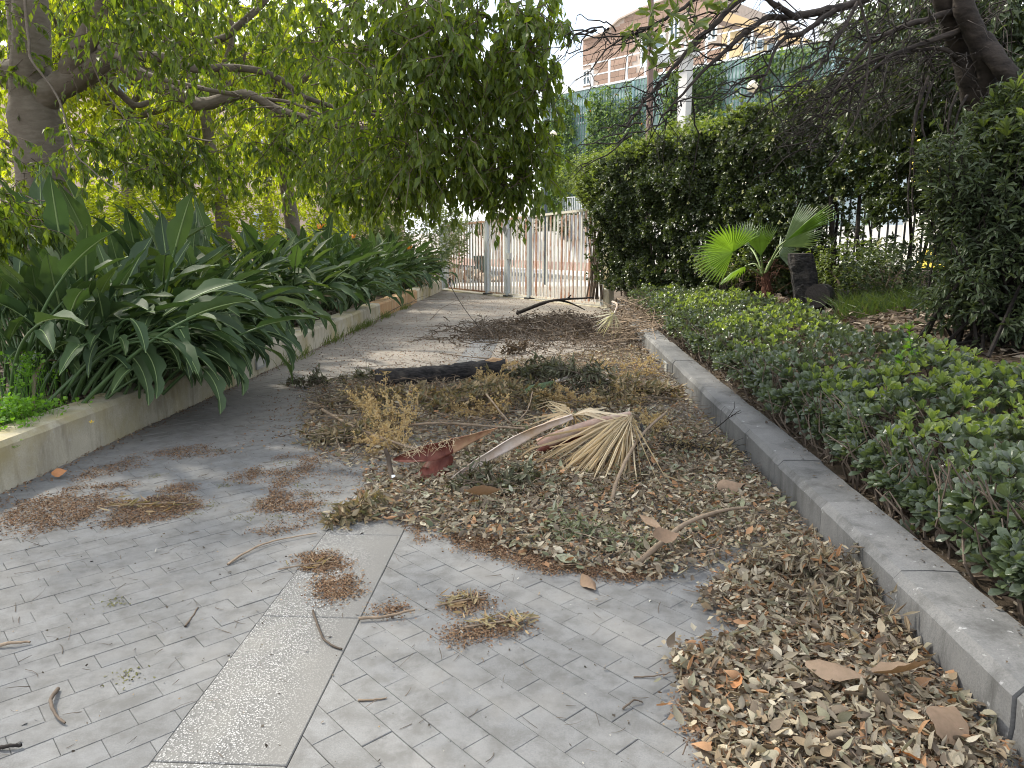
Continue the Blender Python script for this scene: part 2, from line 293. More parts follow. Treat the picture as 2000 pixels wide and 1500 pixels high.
MAT = dict(
    paver=mat_paver(), terrazzo=mat_terrazzo(),
    kerbR=mat_concrete('kerb_concrete', (.19, .188, .184), (.13, .13, .128), (.06, .059, .056)),
    kerbL=mat_concrete('pale_kerb_concrete', (.62, .57, .45), (.46, .42, .33), (.24, .21, .15), (.36, .30, .13), .75),
    kerbO=mat_concrete('orange_stained_concrete', (.55, .36, .18), (.42, .24, .12), (.5, .42, .28)),
    joint=M_rough('joint_sand', (.095, .09, .083), (.14, .132, .12), 40),
    dust=M_rough('dusty_paving', (.185, .163, .137), (.25, .228, .198), 5, bs=.3, c3=(.19, .155, .12), s3=1.3, lo=.3, hi=.7),
    soil=M_rough('bed_soil', (.05, .038, .026), (.09, .068, .048), 9, bs=.9, bd=.04, c3=(.12, .09, .06), s3=4),
    earth=M_rough('earth', (.16, .13, .09), (.22, .19, .14), 2, bs=.3),
    road=M_rough('pale_road', (.38, .365, .345), (.33, .32, .30), 3, bs=.2, c3=(.36, .33, .30), s3=.7),
    rust=mat_rust('flaking_rusty_paint', (.56, .55, .50), .46, .64), rustless=mat_rust('grey_painted_steel', (.38, .41, .42), .60, .75), rustrail=mat_rust('rusty_rail', (.58, .55, .48), .45, .62),
    steel=M_plain('dull_steel', (.42, .43, .42), .5, .3), darksteel=M_plain('dark_steel', (.03, .03, .03), .6),
    plaque=M_plain('dark_plaque', (.10, .10, .10), .5),
    white=M_rough('white_render', (.60, .59, .58), (.53, .52, .51), 2, bs=.1, c3=(.44, .43, .41), s3=1.2), whitefrond=M_leaf('whitish_frond', [(.55, .53, .48), (.62, .60, .55), (.45, .42, .37)], .7, .15), palepaint=M_plain('pale_lamp_glass', (.55, .54, .48), .4), whitemetal=M_plain('white_metal', (.75, .77, .78), .5), grey=M_plain('grey_sheet', (.22, .23, .25), .6),
    bluewhite=M_rough('pale_blue_panel', (.55, .64, .68), (.48, .57, .61), 2, bs=.05), pipe=M_plain('blue_pipe', (.30, .46, .50), .5), lattice=M_plain('green_lattice', (.15, .28, .24), .6),  # lattice green lightened to stand in for haze
    block=M_rough('brown_block', (.27, .18, .14), (.34, .24, .185), 30, bs=.2, rand=.12), mortar=M_plain('pale_mortar', (.48, .40, .34), .9), cream=M_rough('cream_render', (.60, .45, .26), (.55, .41, .24), 1.2, bs=.05),
    eave=M_plain('dark_eave', (.12, .08, .06), .7), glass=None, pinkwall=M_rough('pink_beige_render', (.62, .48, .40), (.56, .43, .36), 1.5, bs=.05), roofgrey=M_plain('grey_roof_sheet', (.46, .50, .54), .5),
    bark=M_rough('smooth_grey_bark', (.135, .112, .088), (.175, .15, .122), 4.2, bs=.5, bd=.02, stretch=(2.2, 2.2, 7), c3=(.105, .085, .066), s3=2),
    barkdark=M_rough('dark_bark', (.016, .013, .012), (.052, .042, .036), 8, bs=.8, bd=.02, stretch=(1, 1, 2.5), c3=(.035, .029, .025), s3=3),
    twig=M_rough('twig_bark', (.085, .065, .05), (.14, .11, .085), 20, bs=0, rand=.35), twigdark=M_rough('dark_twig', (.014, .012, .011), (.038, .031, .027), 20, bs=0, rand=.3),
    twigpale=M_rough('pale_dry_stick', (.30, .23, .165), (.20, .15, .105), 24, bs=.5, bd=.003, rand=.2, stretch=(1, 1, .3)), char=M_rough('charred_bark', (.010, .010, .011), (.045, .042, .042), 15, bs=1, bd=.035, c3=(.075, .065, .058), s3=7, stretch=(.6, 2.2, 2.2)),
    cutwood=M_rough('split_wood', (.50, .34, .20), (.36, .22, .12), 30, bs=.4), stumpend=M_rough('old_cut_end', (.035, .030, .028), (.06, .052, .048), 60, bs=.7),
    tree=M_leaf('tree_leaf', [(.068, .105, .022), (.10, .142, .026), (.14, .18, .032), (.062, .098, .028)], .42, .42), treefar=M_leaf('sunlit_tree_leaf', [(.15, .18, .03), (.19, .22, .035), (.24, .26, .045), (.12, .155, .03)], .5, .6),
    hedge=M_leaf('dark_hedge_leaf', [(.028, .043, .016), (.04, .058, .020), (.058, .078, .028), (.034, .050, .020)], .36, .15, spec=.5), hedgetop=M_leaf('sunlit_hedge_leaf', [(.10, .135, .045), (.135, .17, .055), (.085, .115, .038)], .5, .3),  # hedgetop: sunlight on the hedge tops put into a lighter green
    low=M_leaf('glossy_low_leaf', [(.058, .08, .048), (.075, .105, .055), (.10, .13, .065), (.08, .10, .07), (.068, .088, .062)], .34, .2, spec=.55), lowtop=M_leaf('lime_shoot_leaf', [(.155, .20, .062), (.20, .245, .075), (.125, .17, .058), (.095, .135, .055)], .38, .35, spec=.4),  # low: leaf greens paled to carry the sky's sheen
    shrub=M_leaf('oleander_leaf', [(.045, .065, .034), (.06, .085, .042), (.09, .115, .055), (.05, .07, .04)], .42, .2, spec=.4), grass=M_leaf('grass_blade', [(.035, .06, .02), (.05, .08, .025), (.08, .10, .035)], .6, .2), clover=M_leaf('clover_leaf', [(.11, .22, .03), (.15, .28, .045)], .55, .4),
    greygreen=M_leaf('grey_green_leaf', [(.13, .16, .08), (.18, .21, .11), (.10, .135, .065)], .6, .3), ivy=M_leaf('creeper_leaf', [(.085, .15, .055), (.12, .19, .065), (.16, .22, .08), (.10, .16, .07)], .6, .2),  # ivy: greens brightened, distant haze put into the colour
    strel=M_leaf('bird_of_paradise_leaf', [(.038, .070, .034), (.05, .088, .038), (.066, .108, .045), (.05, .082, .046), (.10, .145, .045)], .56, .18, spec=.28), strelmid=M_plain('pale_leaf_rib', (.22, .30, .12), .5), strelstem=M_plain('leaf_stalk', (.06, .11, .035), .5),
    streldry=M_leaf('withered_leaf', [(.26, .22, .17), (.33, .27, .20), (.20, .15, .11)], .8, .15), orange=M_plain('orange_petal', (.85, .28, .02), .5), yellow=M_plain('yellow_petal', (.85, .62, .05), .6), creamfl=M_plain('cream_blossom', (.42, .43, .20), .7), pink=M_plain('magenta_petal', (.6, .12, .2), .6),
    palm=M_leaf('palm_frond_leaf', [(.10, .17, .035), (.13, .21, .045), (.15, .24, .055)], .42, .32, spec=.4), palmgrey=M_leaf('palm_frond_silver', [(.14, .19, .13), (.18, .23, .16)], .42, .25, spec=.45), palmstem=M_plain('palm_stalk', (.14, .20, .06), .5), palmbase=M_rough('red_brown_fibre', (.05, .022, .015), (.11, .045, .028), 30, bs=.8),
    straw=M_leaf('straw_palm_leaf', [(.56, .47, .33), (.64, .55, .40), (.46, .38, .26), (.70, .62, .47)], .7, .15, tint=(1, .9, .7)), strawstem=M_rough('bleached_stalk', (.60, .53, .47), (.50, .42, .38), 9, bs=.3, bd=.004, stretch=(1, 1, 1), c3=(.40, .28, .18), s3=4),
    sheath=M_rough('red_brown_sheath', (.085, .022, .016), (.135, .04, .028), 12, rough=.55, bs=.5, bd=.006, c3=(.19, .075, .048), s3=5, stretch=(3, 1, 1)), sheathtip=M_rough('tan_sheath', (.42, .29, .17), (.26, .12, .08), 6, bs=.3, c3=(.15, .055, .035), s3=5),
    litter=M_leaf('leaf_litter', [(.20, .165, .12), (.30, .255, .185), (.40, .345, .25), (.14, .108, .078), (.24, .18, .115), (.34, .285, .20), (.11, .085, .063), (.34, .19, .10), (.25, .225, .165), (.20, .19, .13), (.46, .41, .32), (.16, .125, .09), (.29, .25, .19), (.22, .185, .14)], .75, .1, tint=(1, .85, .6), interp='CONSTANT'),
    litterdark=M_leaf('old_leaf_litter', [(.07, .05, .035), (.11, .08, .055), (.17, .135, .10), (.06, .045, .035), (.24, .20, .16), (.09, .06, .04)], .7, .05, tint=(1, .85, .6), interp='CONSTANT'),
    littergreen=M_leaf('grey_green_litter', [(.14, .15, .09), (.20, .21, .135), (.26, .27, .19), (.10, .115, .065), (.30, .31, .24)], .65, .12, interp='CONSTANT'),
    chips=M_leaf('brown_debris', [(.15, .085, .05), (.20, .125, .075), (.11, .065, .04), (.23, .14, .08), (.16, .085, .045), (.27, .19, .12)], .9, 0, interp='CONSTANT'), crumbs=M_leaf('dark_crumbs', [(.05, .04, .03), (.09, .075, .06), (.42, .40, .36), (.14, .11, .08), (.3, .22, .14)], .9, 0, interp='CONSTANT'),
    deadleaf=M_leaf('wilted_leaf', [(.13, .11, .06), (.19, .155, .09), (.24, .185, .11), (.11, .105, .06), (.30, .23, .14), (.17, .11, .06)], .7, .12, interp='CONSTANT'), deaddark=M_leaf('wilted_dark_leaf', [(.07, .075, .045), (.10, .10, .06), (.13, .13, .085), (.055, .05, .032)], .6, .12, interp='CONSTANT'), deadbrown=M_leaf('dead_brown_leaf', [(.06, .042, .03), (.10, .07, .048), (.14, .095, .065), (.075, .05, .034)], .8, .08, interp='CONSTANT'),
    fluff=M_leaf('tan_dry_spray', [(.40, .31, .17), (.48, .38, .22), (.34, .25, .13), (.54, .45, .28)], .9, .25, tint=(1, .9, .6)), bigdry=M_leaf('big_dry_leaf', [(.27, .19, .13), (.22, .145, .095), (.33, .245, .17)], .6, .08, tint=(1, .8, .5), blotch=.5, bcol=(.16, .09, .05)),
    rustleaf=M_leaf('orange_dry_leaf', [(.40, .17, .07), (.46, .21, .09), (.30, .11, .05)], .6, .1, tint=(1, .8, .5)), bin=M_plain('dark_green_plastic', (.03, .07, .06), .5), globe=M_plain('opal_globe', (.80, .70, .52), .3), pole=M_plain('brown_pole', (.16, .10, .08), .5), bluepole=M_plain('slate_pole', (.06, .08, .10), .5), moss=M_leaf('moss', [(.11, .11, .035), (.15, .14, .05), (.09, .085, .03)], .9, 0), rubble=M_rough('rubble', (.42, .33, .24), (.30, .24, .18), 9, rand=.25), pinkstone=M_plain('pink_stone', (.42, .30, .26), .8))
def mat_glass():
    m, t, b, o = base('window_glass'); b.inputs['Base Color'].default_value = (.10, .15, .18, 1); b.inputs['Roughness'].default_value = .08; b.inputs['Specular IOR Level'].default_value = .8; return m
MAT['glass'] = mat_glass()
def mat_mural():
    m, t, b, o = base('painted_mural'); c = nd(t, 'ShaderNodeTexCoord'); v = nd(t, 'ShaderNodeTexVoronoi'); v.inputs['Scale'].default_value = .9; t.links.new(c.outputs['Object'], v.inputs['Vector']); sp = nd(t, 'ShaderNodeSeparateColor'); t.links.new(v.outputs['Color'], sp.inputs[0])
    r = ramp(t, [(.10, .50, .68), (.75, .75, .72), (.78, .62, .10), (.10, .52, .70), (.05, .12, .40), (.75, .74, .68)], 'CONSTANT'); t.links.new(sp.outputs[0], r.inputs[0]); t.links.new(r.outputs[0], b.inputs['Base Color']); b.inputs['Roughness'].default_value = .7; return m
MAT['mural'] = mat_mural()
# PART 2
# ------------------------------------------------------------------ ground and path
XL, XR = -3.34, 1.42                       # faces of the two kerb walls
def sheet(x0, x1, y0, y1, z, nx=2, ny=2, fz=None):
    X, Y = np.meshgrid(np.linspace(x0, x1, nx), np.linspace(y0, y1, ny)); Z = np.full(X.shape, float(z)) if fz is None else fz(X, Y)
    V = np.stack([X, Y, Z], -1).reshape(-1, 3); i = np.arange(ny - 1)[:, None] * nx + np.arange(nx - 1)[None]
    return (V, np.stack([i, i + 1, i + nx + 1, i + nx], -1).reshape(-1, 4), 0)
struct(mk('ground', [sheet(-400, 400, -200, 600, -.06)], MAT['earth']))
path = struct(mk('path', [sheet(XL - .05, XR + .05, -3, 13.0, -.012), ], MAT['joint']))
struct(mk('path_end', [sheet(XL - .05, XR + .05, 12.9, 26, -.004, 30, 60, lambda x, y: -.004 + .006 * vnoise(x, y, 2.0, 3))], MAT['dust']))
SX0, SX1 = -1.165, -.755                   # the terrazzo strip
def paver(cx, cy, a, r, poly_clip):
    """chamfered block top clipped against the strip"""
    l, wd = .2168, .1078; ax = rotz(a)[:2, :2]; l += .0008; q = np.array([[-l, -wd], [l, -wd], [l, wd], [-l, wd]]) / 2 @ ax.T + [cx, cy]
    side, lim = poly_clip; o = []
    for i in range(4):                     # clip to x<lim or x>lim
        p, n = q[i], q[(i + 1) % 4]; ip = (p[0] - lim) * side > 0; inn = (n[0] - lim) * side > 0
        if ip: o.append(p)
        if ip != inn: t = (lim - p[0]) / (n[0] - p[0]); o.append(p + (n - p) * t)
    if len(o) < 3: return None
    o = np.array(o); c = o.mean(0); ar = .5 * abs(np.sum(o[:, 0] * np.roll(o[:, 1], -1) - o[:, 1] * np.roll(o[:, 0], -1)))
    if ar < .0003: return None
    h = r.normal(0, .0007); tl = r.normal(0, .006, 2); d = c - o; s = .0022 / np.maximum(np.linalg.norm(d, axis=1, keepdims=True), .01); inn = o + d * s
    zt = h + (inn - c) @ tl; n = len(o)
    V = np.vstack([np.c_[inn, zt], np.c_[o, zt - .002], np.c_[o, np.full(n, -.03)]])
    f = [list(range(n))]; sidesq = []
    for i in range(n):
        j = (i + 1) % n; sidesq += [[n + i, n + j, j, i], [2 * n + i, 2 * n + j, n + j, n + i]]
    return V, f, sidesq, c
r = rng(5); near, rest = [], []
for a, side, lim, x0, x1 in ((math.pi / 4, -1, SX0 - .001, XL, SX0 + .1), (-math.pi / 4, 1, SX1 + .001, SX1 - .1, XR)):
    ax = rotz(a)[:2, :2]
    for i in range(-90, 91):
        for j in range(-170, 171):
            q = ax @ np.array([(i + .5 * (j % 2)) * .2185 + .05, j * .1095 + .03]); q = q + [(x0 + x1) / 2, 6]
            if q[0] < x0 - .02 or q[0] > x1 + .05 or q[1] < .9 or q[1] > 12.9: continue
            p = paver(q[0], q[1], a, r, (side, lim))
            if p is None: continue
            px, py, z = proj(np.array([[p[3][0], p[3][1], 0]]))
            inv = -40 < px[0] < 2040 and py[0] < 1540; d = math.hypot(*p[3])
            under = in_poly(np.array([[px[0], py[0]]]), [(640, 1010), (850, 1060), (1100, 1115), (1440, 1130), (1420, 1500), (2000, 1500), (1240, 640), (600, 760)])[0]
            (near if inv and not under else rest).append((d, p))
near.sort(key=lambda k: k[0]); rest += near[298:]; near = near[:298]
def paver_chunks(p):
    V, f, s, c = p; return [(V, np.array(f), 0), (V[:0], np.zeros((0, 4), int), 0)] if 0 else (V, f, s)
def poly_mesh(name, items, mat):
    me = bpy.data.meshes.new(name); vs, fs, o = [], [], 0
    for V, f, s, c in items:
        vs.append(V); fs += [[k + o for k in g] for g in f] + [[k + o for k in g] for g in s]; o += len(V)
    me.from_pydata([tuple(v) for v in np.concatenate(vs)], [], fs); me.materials.append(mat); me.update(); return me
for d, p in near: place('paver', poly_mesh('paver', [p], MAT['paver']), path)
o = place('paver_field', poly_mesh('paver_field', [p for d, p in rest], MAT['paver']), path); o['kind'] = 'stuff'
y = 1.03
for k in range(12):
    L0 = .875 + (.0 if k else 0); ch = bbox(((SX0 + SX1) / 2, y + L0 / 2, -.02), (SX1 - SX0 - .002, L0 - .004, .045), .003)
    mk('terrazzo_slab', ch, MAT['terrazzo'], path); y += L0

# ------------------------------------------------------------------ kerb walls
def kerb_wall(name, label, xf, side, w_, h, y0, y1, seg, mat, seed):
    t = thing(name, label, 'kerb wall', (xf + side * w_ / 2, y0, 0)); r = rng(seed); y = y0
    while y < y1 - .01:
        l = min(seg * r.uniform(.93, 1.07), y1 - y); n = 14
        bw = .035; pr = [(0, -.05), (0, h * .35), (0, h - bw), (bw * .8, h), (w_ * .55, h + .003), (w_ - bw * .5, h), (w_, h - bw * .6), (w_, -.05)]
        V = []; jx = r.normal(0, .004); jz = r.normal(0, .003)
        for i in range(n + 1):
            yy = y + .003 + (l - .006) * i / n
            for k, (a, b) in enumerate(pr):
                e = .004 * vnoise(yy * 6 + k, b * 9 + seed, 1, seed) * (k not in (0, 7)); 
                if i in (0, n) and 0 < k < 7: e += .004
                V.append((xf + side * (a + e + jx), yy, b + jz * (b > 0) - abs(e) * .3))
        m_ = len(pr); f = [[i * m_ + k, i * m_ + k + 1, (i + 1) * m_ + k + 1, (i + 1) * m_ + k] for i in range(n) for k in range(m_ - 1)]
        if side > 0: pass
        else: f = [q[::-1] for q in f]
        e1, e2 = list(range(m_)), list(range(n * m_, n * m_ + m_))
        kb_ = mk('kerb_block', [(V, f, 0), (V, np.array([e1[::-1], e2]), 0)], MAT['kerbO'] if side < 0 and 14.6 < y < 18.2 else mat, t); y += l
        if kb_.data.materials[0] is MAT['kerbO']: kb_['label'] = 'orange stained block of the kerb wall'
    return t
kl = kerb_wall('kerb_wall', 'pale stained concrete kerb wall edging the bird of paradise bed', XL, -1, .30, .31, 2.2, 23.6, 1.05, MAT['kerbL'], 11)
kr = kerb_wall('kerb_wall', 'grey bevelled concrete kerb wall edging the low clipped hedge', XR, 1, .27, .205, .6, 16.6, .78, MAT['kerbR'], 12)
def light_box(px, py, x, side, parent):
    d = ray(px, py); P = EYE + d * ((x - 0) / d[0]); c = P; s = side
    tt = place('light_recess', mesh('light_recess', [box((x - s * .006, c[1], c[2]), (.012, .26, .13)), box((x - s * .013, c[1], c[2]), (.004, .20, .075), m=1)] + [box((x - s * .016, c[1] + yy, c[2] + zz), (.012, a, b2), m=0) for yy, zz, a, b2 in ((0, .052, .26, .026), (0, -.052, .26, .026), (.115, 0, .03, .078), (-.115, 0, .03, .078))], [MAT['steel'], MAT['palepaint']]), parent)
    tt['label'] = 'small rectangular recessed path light set in the kerb face'
light_box(507, 708, XL, -1, kl); light_box(1302, 718, XR, 1, kr)
def crescent(name, P, size, seed): pass
# beds
def mound(x, y):
    a = .15 + .5 * ss(1.7, 3.6, x) + .18 * ss(3.4, 6.5, x) * ss(3, 9, y); return a + .03 * vnoise(x, y, 2.3, 8)
def bedL(x, y): return .24 + .10 * ss(-3.6, -5, x) + .03 * vnoise(x, y, 2.0, 9)
struct(mk('bed_soil', [sheet(XR + .2, 13, -2, 22, 0, 90, 120, lambda x, y: mound(x, y))], MAT['soil'], smooth=True))
struct(mk('bed_soil', [sheet(-34, XL - .24, -1, 40, 0, 120, 120, bedL)], MAT['soil'], smooth=True))

# ------------------------------------------------------------------ gate
GA, GB = G(862, 566), G(1180, 601); gd = nrm(GB - GA); gn = np.array([-gd[1], gd[0], 0]); gl = np.linalg.norm(GB - GA)
AX = np.stack([gd, gn, [0, 0, 1]], -1)
gate = thing('steel_gate', 'rusty pale steel bar gate closing the far end of the path', 'gate', (GA + GB) / 2)
def gz(s): return 2.02 + .30 * s / gl           # top height
def gp(s, z, o=0): return GA + gd * s + gn * o + np.array([0, 0, z])
def sofpx(px): return np.dot(RP(px, 500, GA, gn) - GA, gd)
posts = [sofpx(952), sofpx(992), sofpx(1034)]
for s in [.06] + posts + [gl - .05]:
    wdt = .10; h = gz(s) - .01
    mk('gate_post', [box(gp(s, h / 2 + .02), (wdt, .1, h - .03), AX)], MAT['rustless'], gate)
for s in (.22, .35, .47): mk('cover_strip', [box(gp(s, 1.04, -.02), (.10, .03, 1.95), AX)], MAT['rustless'], gate)
edges = [.52] + posts + [gl - .1]
for a, b in zip(edges[:-1], edges[1:]):
    n = max(2, int(round((b - a) / .158))); bars = a + (b - a) * (np.arange(1, n)) / n
    for s in bars:
        zt = gz(s) - .06; mk('bar', [box(gp(s, (zt + .1) / 2, 0), (.056, .025, zt - .1), AX)], MAT['rust'], gate)
    for zz, hh in ((.085, .05),): mk('bottom_rail', [box(gp((a + b) / 2, zz, 0), (b - a - .02, .05, hh), AX)], MAT['rustrail'], gate)
    p0, p1 = gp(a, gz(a) - .035), gp(b, gz(b) - .035); dx = nrm(p1 - p0); A2 = np.stack([dx, gn, np.cross(dx, gn)], -1)
    mk('top_rail', [box((p0 + p1) / 2, (np.linalg.norm(p1 - p0) - .02, .06, .055), A2)], MAT['rustrail'], gate)
for s in posts: mk('foot', [box(gp(s, .03, 0), (.22, .2, .05), AX)], MAT['darksteel'], gate)
s = posts[1]; zc = RP(990, 447, GA, gn)[2]
dm = np.array([[-.155, 0, 0], [0, 0, -.20], [.155, 0, 0], [0, 0, .20]])
def diamond(k, o0, o1, m):
    a = dm * k; V = np.vstack([a + [0, o0, 0], a * .93 + [0, o1, 0]]) @ AX.T + gp(s - .02, zc, 0)
    return [(V, np.array([[0, 1, 2, 3], [7, 6, 5, 4], [0, 4, 5, 1], [1, 5, 6, 2], [2, 6, 7, 3], [3, 7, 4, 0]]), m)]
pl = mk('plaque', diamond(1.0, -.06, -.10, 0) + diamond(.74, -.095, -.106, 1), [MAT['rustless'], MAT['plaque']], gate)
pl['label'] = 'diamond shaped plaque with dark grating face'
zl = RP(994, 500, GA, gn)[2]; mk('lock_box', [box(gp(s + .10, zl, -.04), (.16, .09, .17), AX)], MAT['steel'], gate)
gpst = thing('gate_pier', 'slim grey pier half hidden by the hedge beside the gate', 'pier', gp(gl + .12, 0))
mk('pier', [box(gp(gl + .14, 1.1, 0), (.2, .16, 2.2), AX)], MAT['kerbL'], gpst)
struct(mk('threshold', [box(gp(gl / 2, .004, .15), (gl + .4, .5, .03), AX)], MAT['kerbL']))

# ------------------------------------------------------------------ street beyond the gate
def quadstrip(P, m=0): return (np.array(P), np.array([[0, 1, 2, 3]]), m)
g0, g1 = GA - gd * 25 + gn * .35, GB + gd * 18 + gn * .35
struct(mk('road', [quadstrip([g0 + [0, 0, -.015], g1 + [0, 0, -.015], g1 + gn * 7.6 + [0, 0, -.015], g0 + gn * 7.6 + [0, 0, -.015]])], MAT['road']))
def along(o, z, a=-20, b=30): return GA + gd * a + gn * o + np.array([0, 0, z]), GA + gd * b + gn * o + np.array([0, 0, z])
def wallbox(s0, s1, o, z0, z1, th, m=0): return box(GA + gd * (s0 + s1) / 2 + gn * (o + th / 2) + np.array([0, 0, (z0 + z1) / 2]), (s1 - s0, th, z1 - z0), AX, m)
struct(mk('far_pavement', [wallbox(-34, 14, 7.9, -.05, .16, 3.2)], MAT['white']))
kb = thing('street_kerb', 'low grey stone kerb across the street beyond the gate', 'kerb', GA + gn * 7.8)
for k in range(-20, 6): mk('kerb_stone', [wallbox(k * 1.2, k * 1.2 + 1.19, 7.7, -.03, .14, .19)], MAT['steel'], kb)
def S_(px, o): P0_ = GA + gn * o; return np.dot(RP(px, 500, P0_, gn) - P0_, gd)
ww = thing('street_wall', 'white rendered street wall seen through the gate bars', 'wall', GA + gn * 14.6 - gd * 10)
mk('wall', [wallbox(-30, 12, 11.0, .55, 2.02, .3)], MAT['white'], ww)
mk('plinth', [wallbox(-30, 12, 10.92, .14, .555, .42)], MAT['pinkstone'], ww)
sh = mk('grey_sheet', [wallbox(S_(1094, 10.8), S_(1133, 10.8), 10.8, 1.62, 2.75, .04)], MAT['grey']); 
for k in range(6): pass
tag(sh, 'grey corrugated metal sheet standing against the white street wall', 'metal sheet')
# bin, rubble
bp = W(940, 500, 30.0); bp[2] = 0
bn = thing('wheelie_bin', 'dark green bin standing in the street behind the gate', 'bin', bp)
V = []
for z, s_ in ((0.06, .19), (.85, .27), (.9, .27)): V += [(bp[0] + a * s_, bp[1] + b * s_, z) for a, b in ((-1, -1), (1, -1), (1, 1), (-1, 1))]
mk('body', [(V, np.array([[i * 4 + k, i * 4 + (k + 1) % 4, i * 4 + 4 + (k + 1) % 4, i * 4 + 4 + k] for i in range(2) for k in range(4)] + [[3, 2, 1, 0]]), 0)], MAT['bin'], bn)
mk('lid', bbox((bp[0], bp[1], .935), (.60, .60, .07), .02), MAT['bin'], bn)
for sg in (-1, 1): mk('wheel', [tubes(np.array([[bp[0] + sg * .16 - .03, bp[1] + .2, .08], [bp[0] + sg * .16 + .03, bp[1] + .2, .08]]), np.array([.09, .09]), 10)], MAT['darksteel'], bn)
r = rng(31); rc = W(900, 500, 29.0); rc[2] = 0; rub = thing('rubble_heap', 'heap of tan rubble and pale scraps in the street behind the gate', 'rubble', rc)
for k in range(46):
    q = r.normal(0, 1, 2) * [.75, .5]; h = max(0, .5 - .4 * (q @ q)) * r.uniform(.2, 1); Rm = np.array(Quaternion(r.normal(0, 1, 4)).normalized().to_matrix())
    mk('rubble_piece', [box(rc + [q[0], q[1], h + .05], r.uniform(.08, .34, 3), Rm)], MAT['white'] if r.random() < .25 else MAT['rubble'], rub)

# ------------------------------------------------------------------ planted facade and buildings behind
FA = W(1058, 472, 40.0); fd = np.array([.7071, -.7071, 0]); fn = np.array([-.7071, -.7071, 0]); FX = np.stack([fd, -fn, [0, 0, 1]], -1); FA[2] = 0
def fq(px, py, off=0.0):
    P = RP(px, py, FA + fn * off, fn); return np.dot(P - FA, fd), P[2]
FT = fq(1300, 145)[1]
def fbox(s0, s1, z0, z1, off, th, m=0): return box(FA + fd * (s0 + s1) / 2 + fn * (off + th / 2) + np.array([0, 0, (z0 + z1) / 2]), (s1 - s0, th, z1 - z0), FX, m)
fac = thing('planted_facade', 'long pale facade hung with green creeper panels above the hedge', 'building', FA)
mk('wall', [fbox(0, 17.5, 0, FT, -6, 6)], MAT['bluewhite'], fac)
mk('coping', [fbox(-.05, 17.55, FT + .002, FT + .09, -.3, .42)], MAT['whitemetal'], fac)
for a, b, c, d, lv in ((1065, 205, 1093, 232, 1), (1130, 222, 1149, 240, 0), (1283, 192, 1300, 206, 0), (1425, 165, 1450, 185, 0), (1500, 165, 1560, 180, 0), (1605, 140, 1640, 160, 1)):
    s0, z1 = fq(a, b); s1, z0 = fq(c, d); wf = mk('window', [fbox(s0, s1, z0, z0 + .07, 0.002, .12), fbox(s0, s1, z1 - .07, z1, 0.002, .12), fbox(s0, s0 + .07, z0 + .071, z1 - .071, .002, .12), fbox(s1 - .07, s1, z0 + .071, z1 - .071, .002, .12)], MAT['whitemetal'], fac)
    if lv:
        for k in range(8): mk('louvre', [fbox(s0 + .075, s1 - .075, z0 + .09 + k * (z1 - z0 - .2) / 8, z0 + .09 + (k + .7) * (z1 - z0 - .2) / 8, .03, .04)], MAT['whitemetal'], wf)
    mk('pane', [fbox(s0 + .072, s1 - .072, z0 + .072, z1 - .072, .003, .02)], MAT['glass'], wf)
lat = []
for s_ in np.arange(.15, 17.4, .16):
    z0 = FT - 2.0 if vnoise(s_, 0, .8, 4) > .1 else FT - 5.5; lat.append(fbox(s_ - .025, s_ + .025, z0, FT - .05, .14, .03))
for z_ in np.arange(FT - .3, FT - 5.5, -.45): lat.append(fbox(.1, 17.4, z_ - .012, z_ + .012, .175, .02))
mk('lattice', lat, MAT['lattice'], fac, kind='stuff')
for px in (1112, 1243, 1405, 1625):
    s_ = fq(px, 250)[0]; mk('pipe', [fbox(s_ - .04, s_ + .04, .2, FT - .1, .25, .08)], MAT['pipe'], fac)
r = rng(41); n = 52000; S = r.uniform(0, 17.4, n); Z = FT - .05 - r.uniform(0, 9, n) ** 1.0
den = vnoise(S * 1.0, Z * .25, 1.1, 6) + .45 - .25 * (Z > FT - .5) - .5 * (S > 10.2) * (np.abs((S * 1.9) % 3.3 - 1.6) < 1.0) + .4 * ((S < 9) & (Z < FT - .8))
for a, b, c, d in ((1063, 203, 1094, 234), (1129, 190, 1151, 241), (1280, 192, 1302, 207)):
    s0, z1 = fq(a, b); s1, z0 = fq(c, d); den[(S > s0) & (S < s1) & (Z > z0) & (Z < z1)] = -1
k = (den > r.uniform(-.25, .4, n)) & (Z > 0); S, Z = S[k], Z[k]; n = len(S)
P = FA + fd * S[:, None] + fn * (.2 + np.abs(r.normal(0, .14, n)))[:, None] + np.array([0, 0, 1]) * Z[:, None]
ax = nrm(fn * .5 + sph(n, r) * .8 + np.array([0, 0, -.5]))
mk('creeper', [inst(tmpl_leaf(.8, .1, .2), orient(ax, r.uniform(-1, 1, n)), P, r.uniform(.09, .2, n))], MAT['ivy'], fac, kind='stuff')
n = 40; S = r.uniform(.5, 17, n); P = FA + fd * S[:, None] + fn * .4 + np.array([0, 0, 1]) * (FT - r.uniform(0, 3.5, n))[:, None]
mk('orange_blossom', [inst(tmpl_leaf(1, .2, .1), orient(sph(n, r)), P, r.uniform(.08, .14, n))], MAT['orange'], fac, kind='stuff')
# white column in front of the facade
s0, _ = fq(1337, 150, 1.0); s1, _ = fq(1353, 150, 1.0); cz = fq(1345, 112, 1.0)[1]
col = thing('white_column', 'white square column standing before the planted facade', 'column', FA + fd * s0 + fn)
mk('shaft', [fbox(s0, s1, 0, cz, 1.0, .4)], MAT['white'], col); mk('capital', [fbox(s0 - 1.2, s1 + .15, cz + .002, cz + .25, .8, .8)], MAT['white'], col)
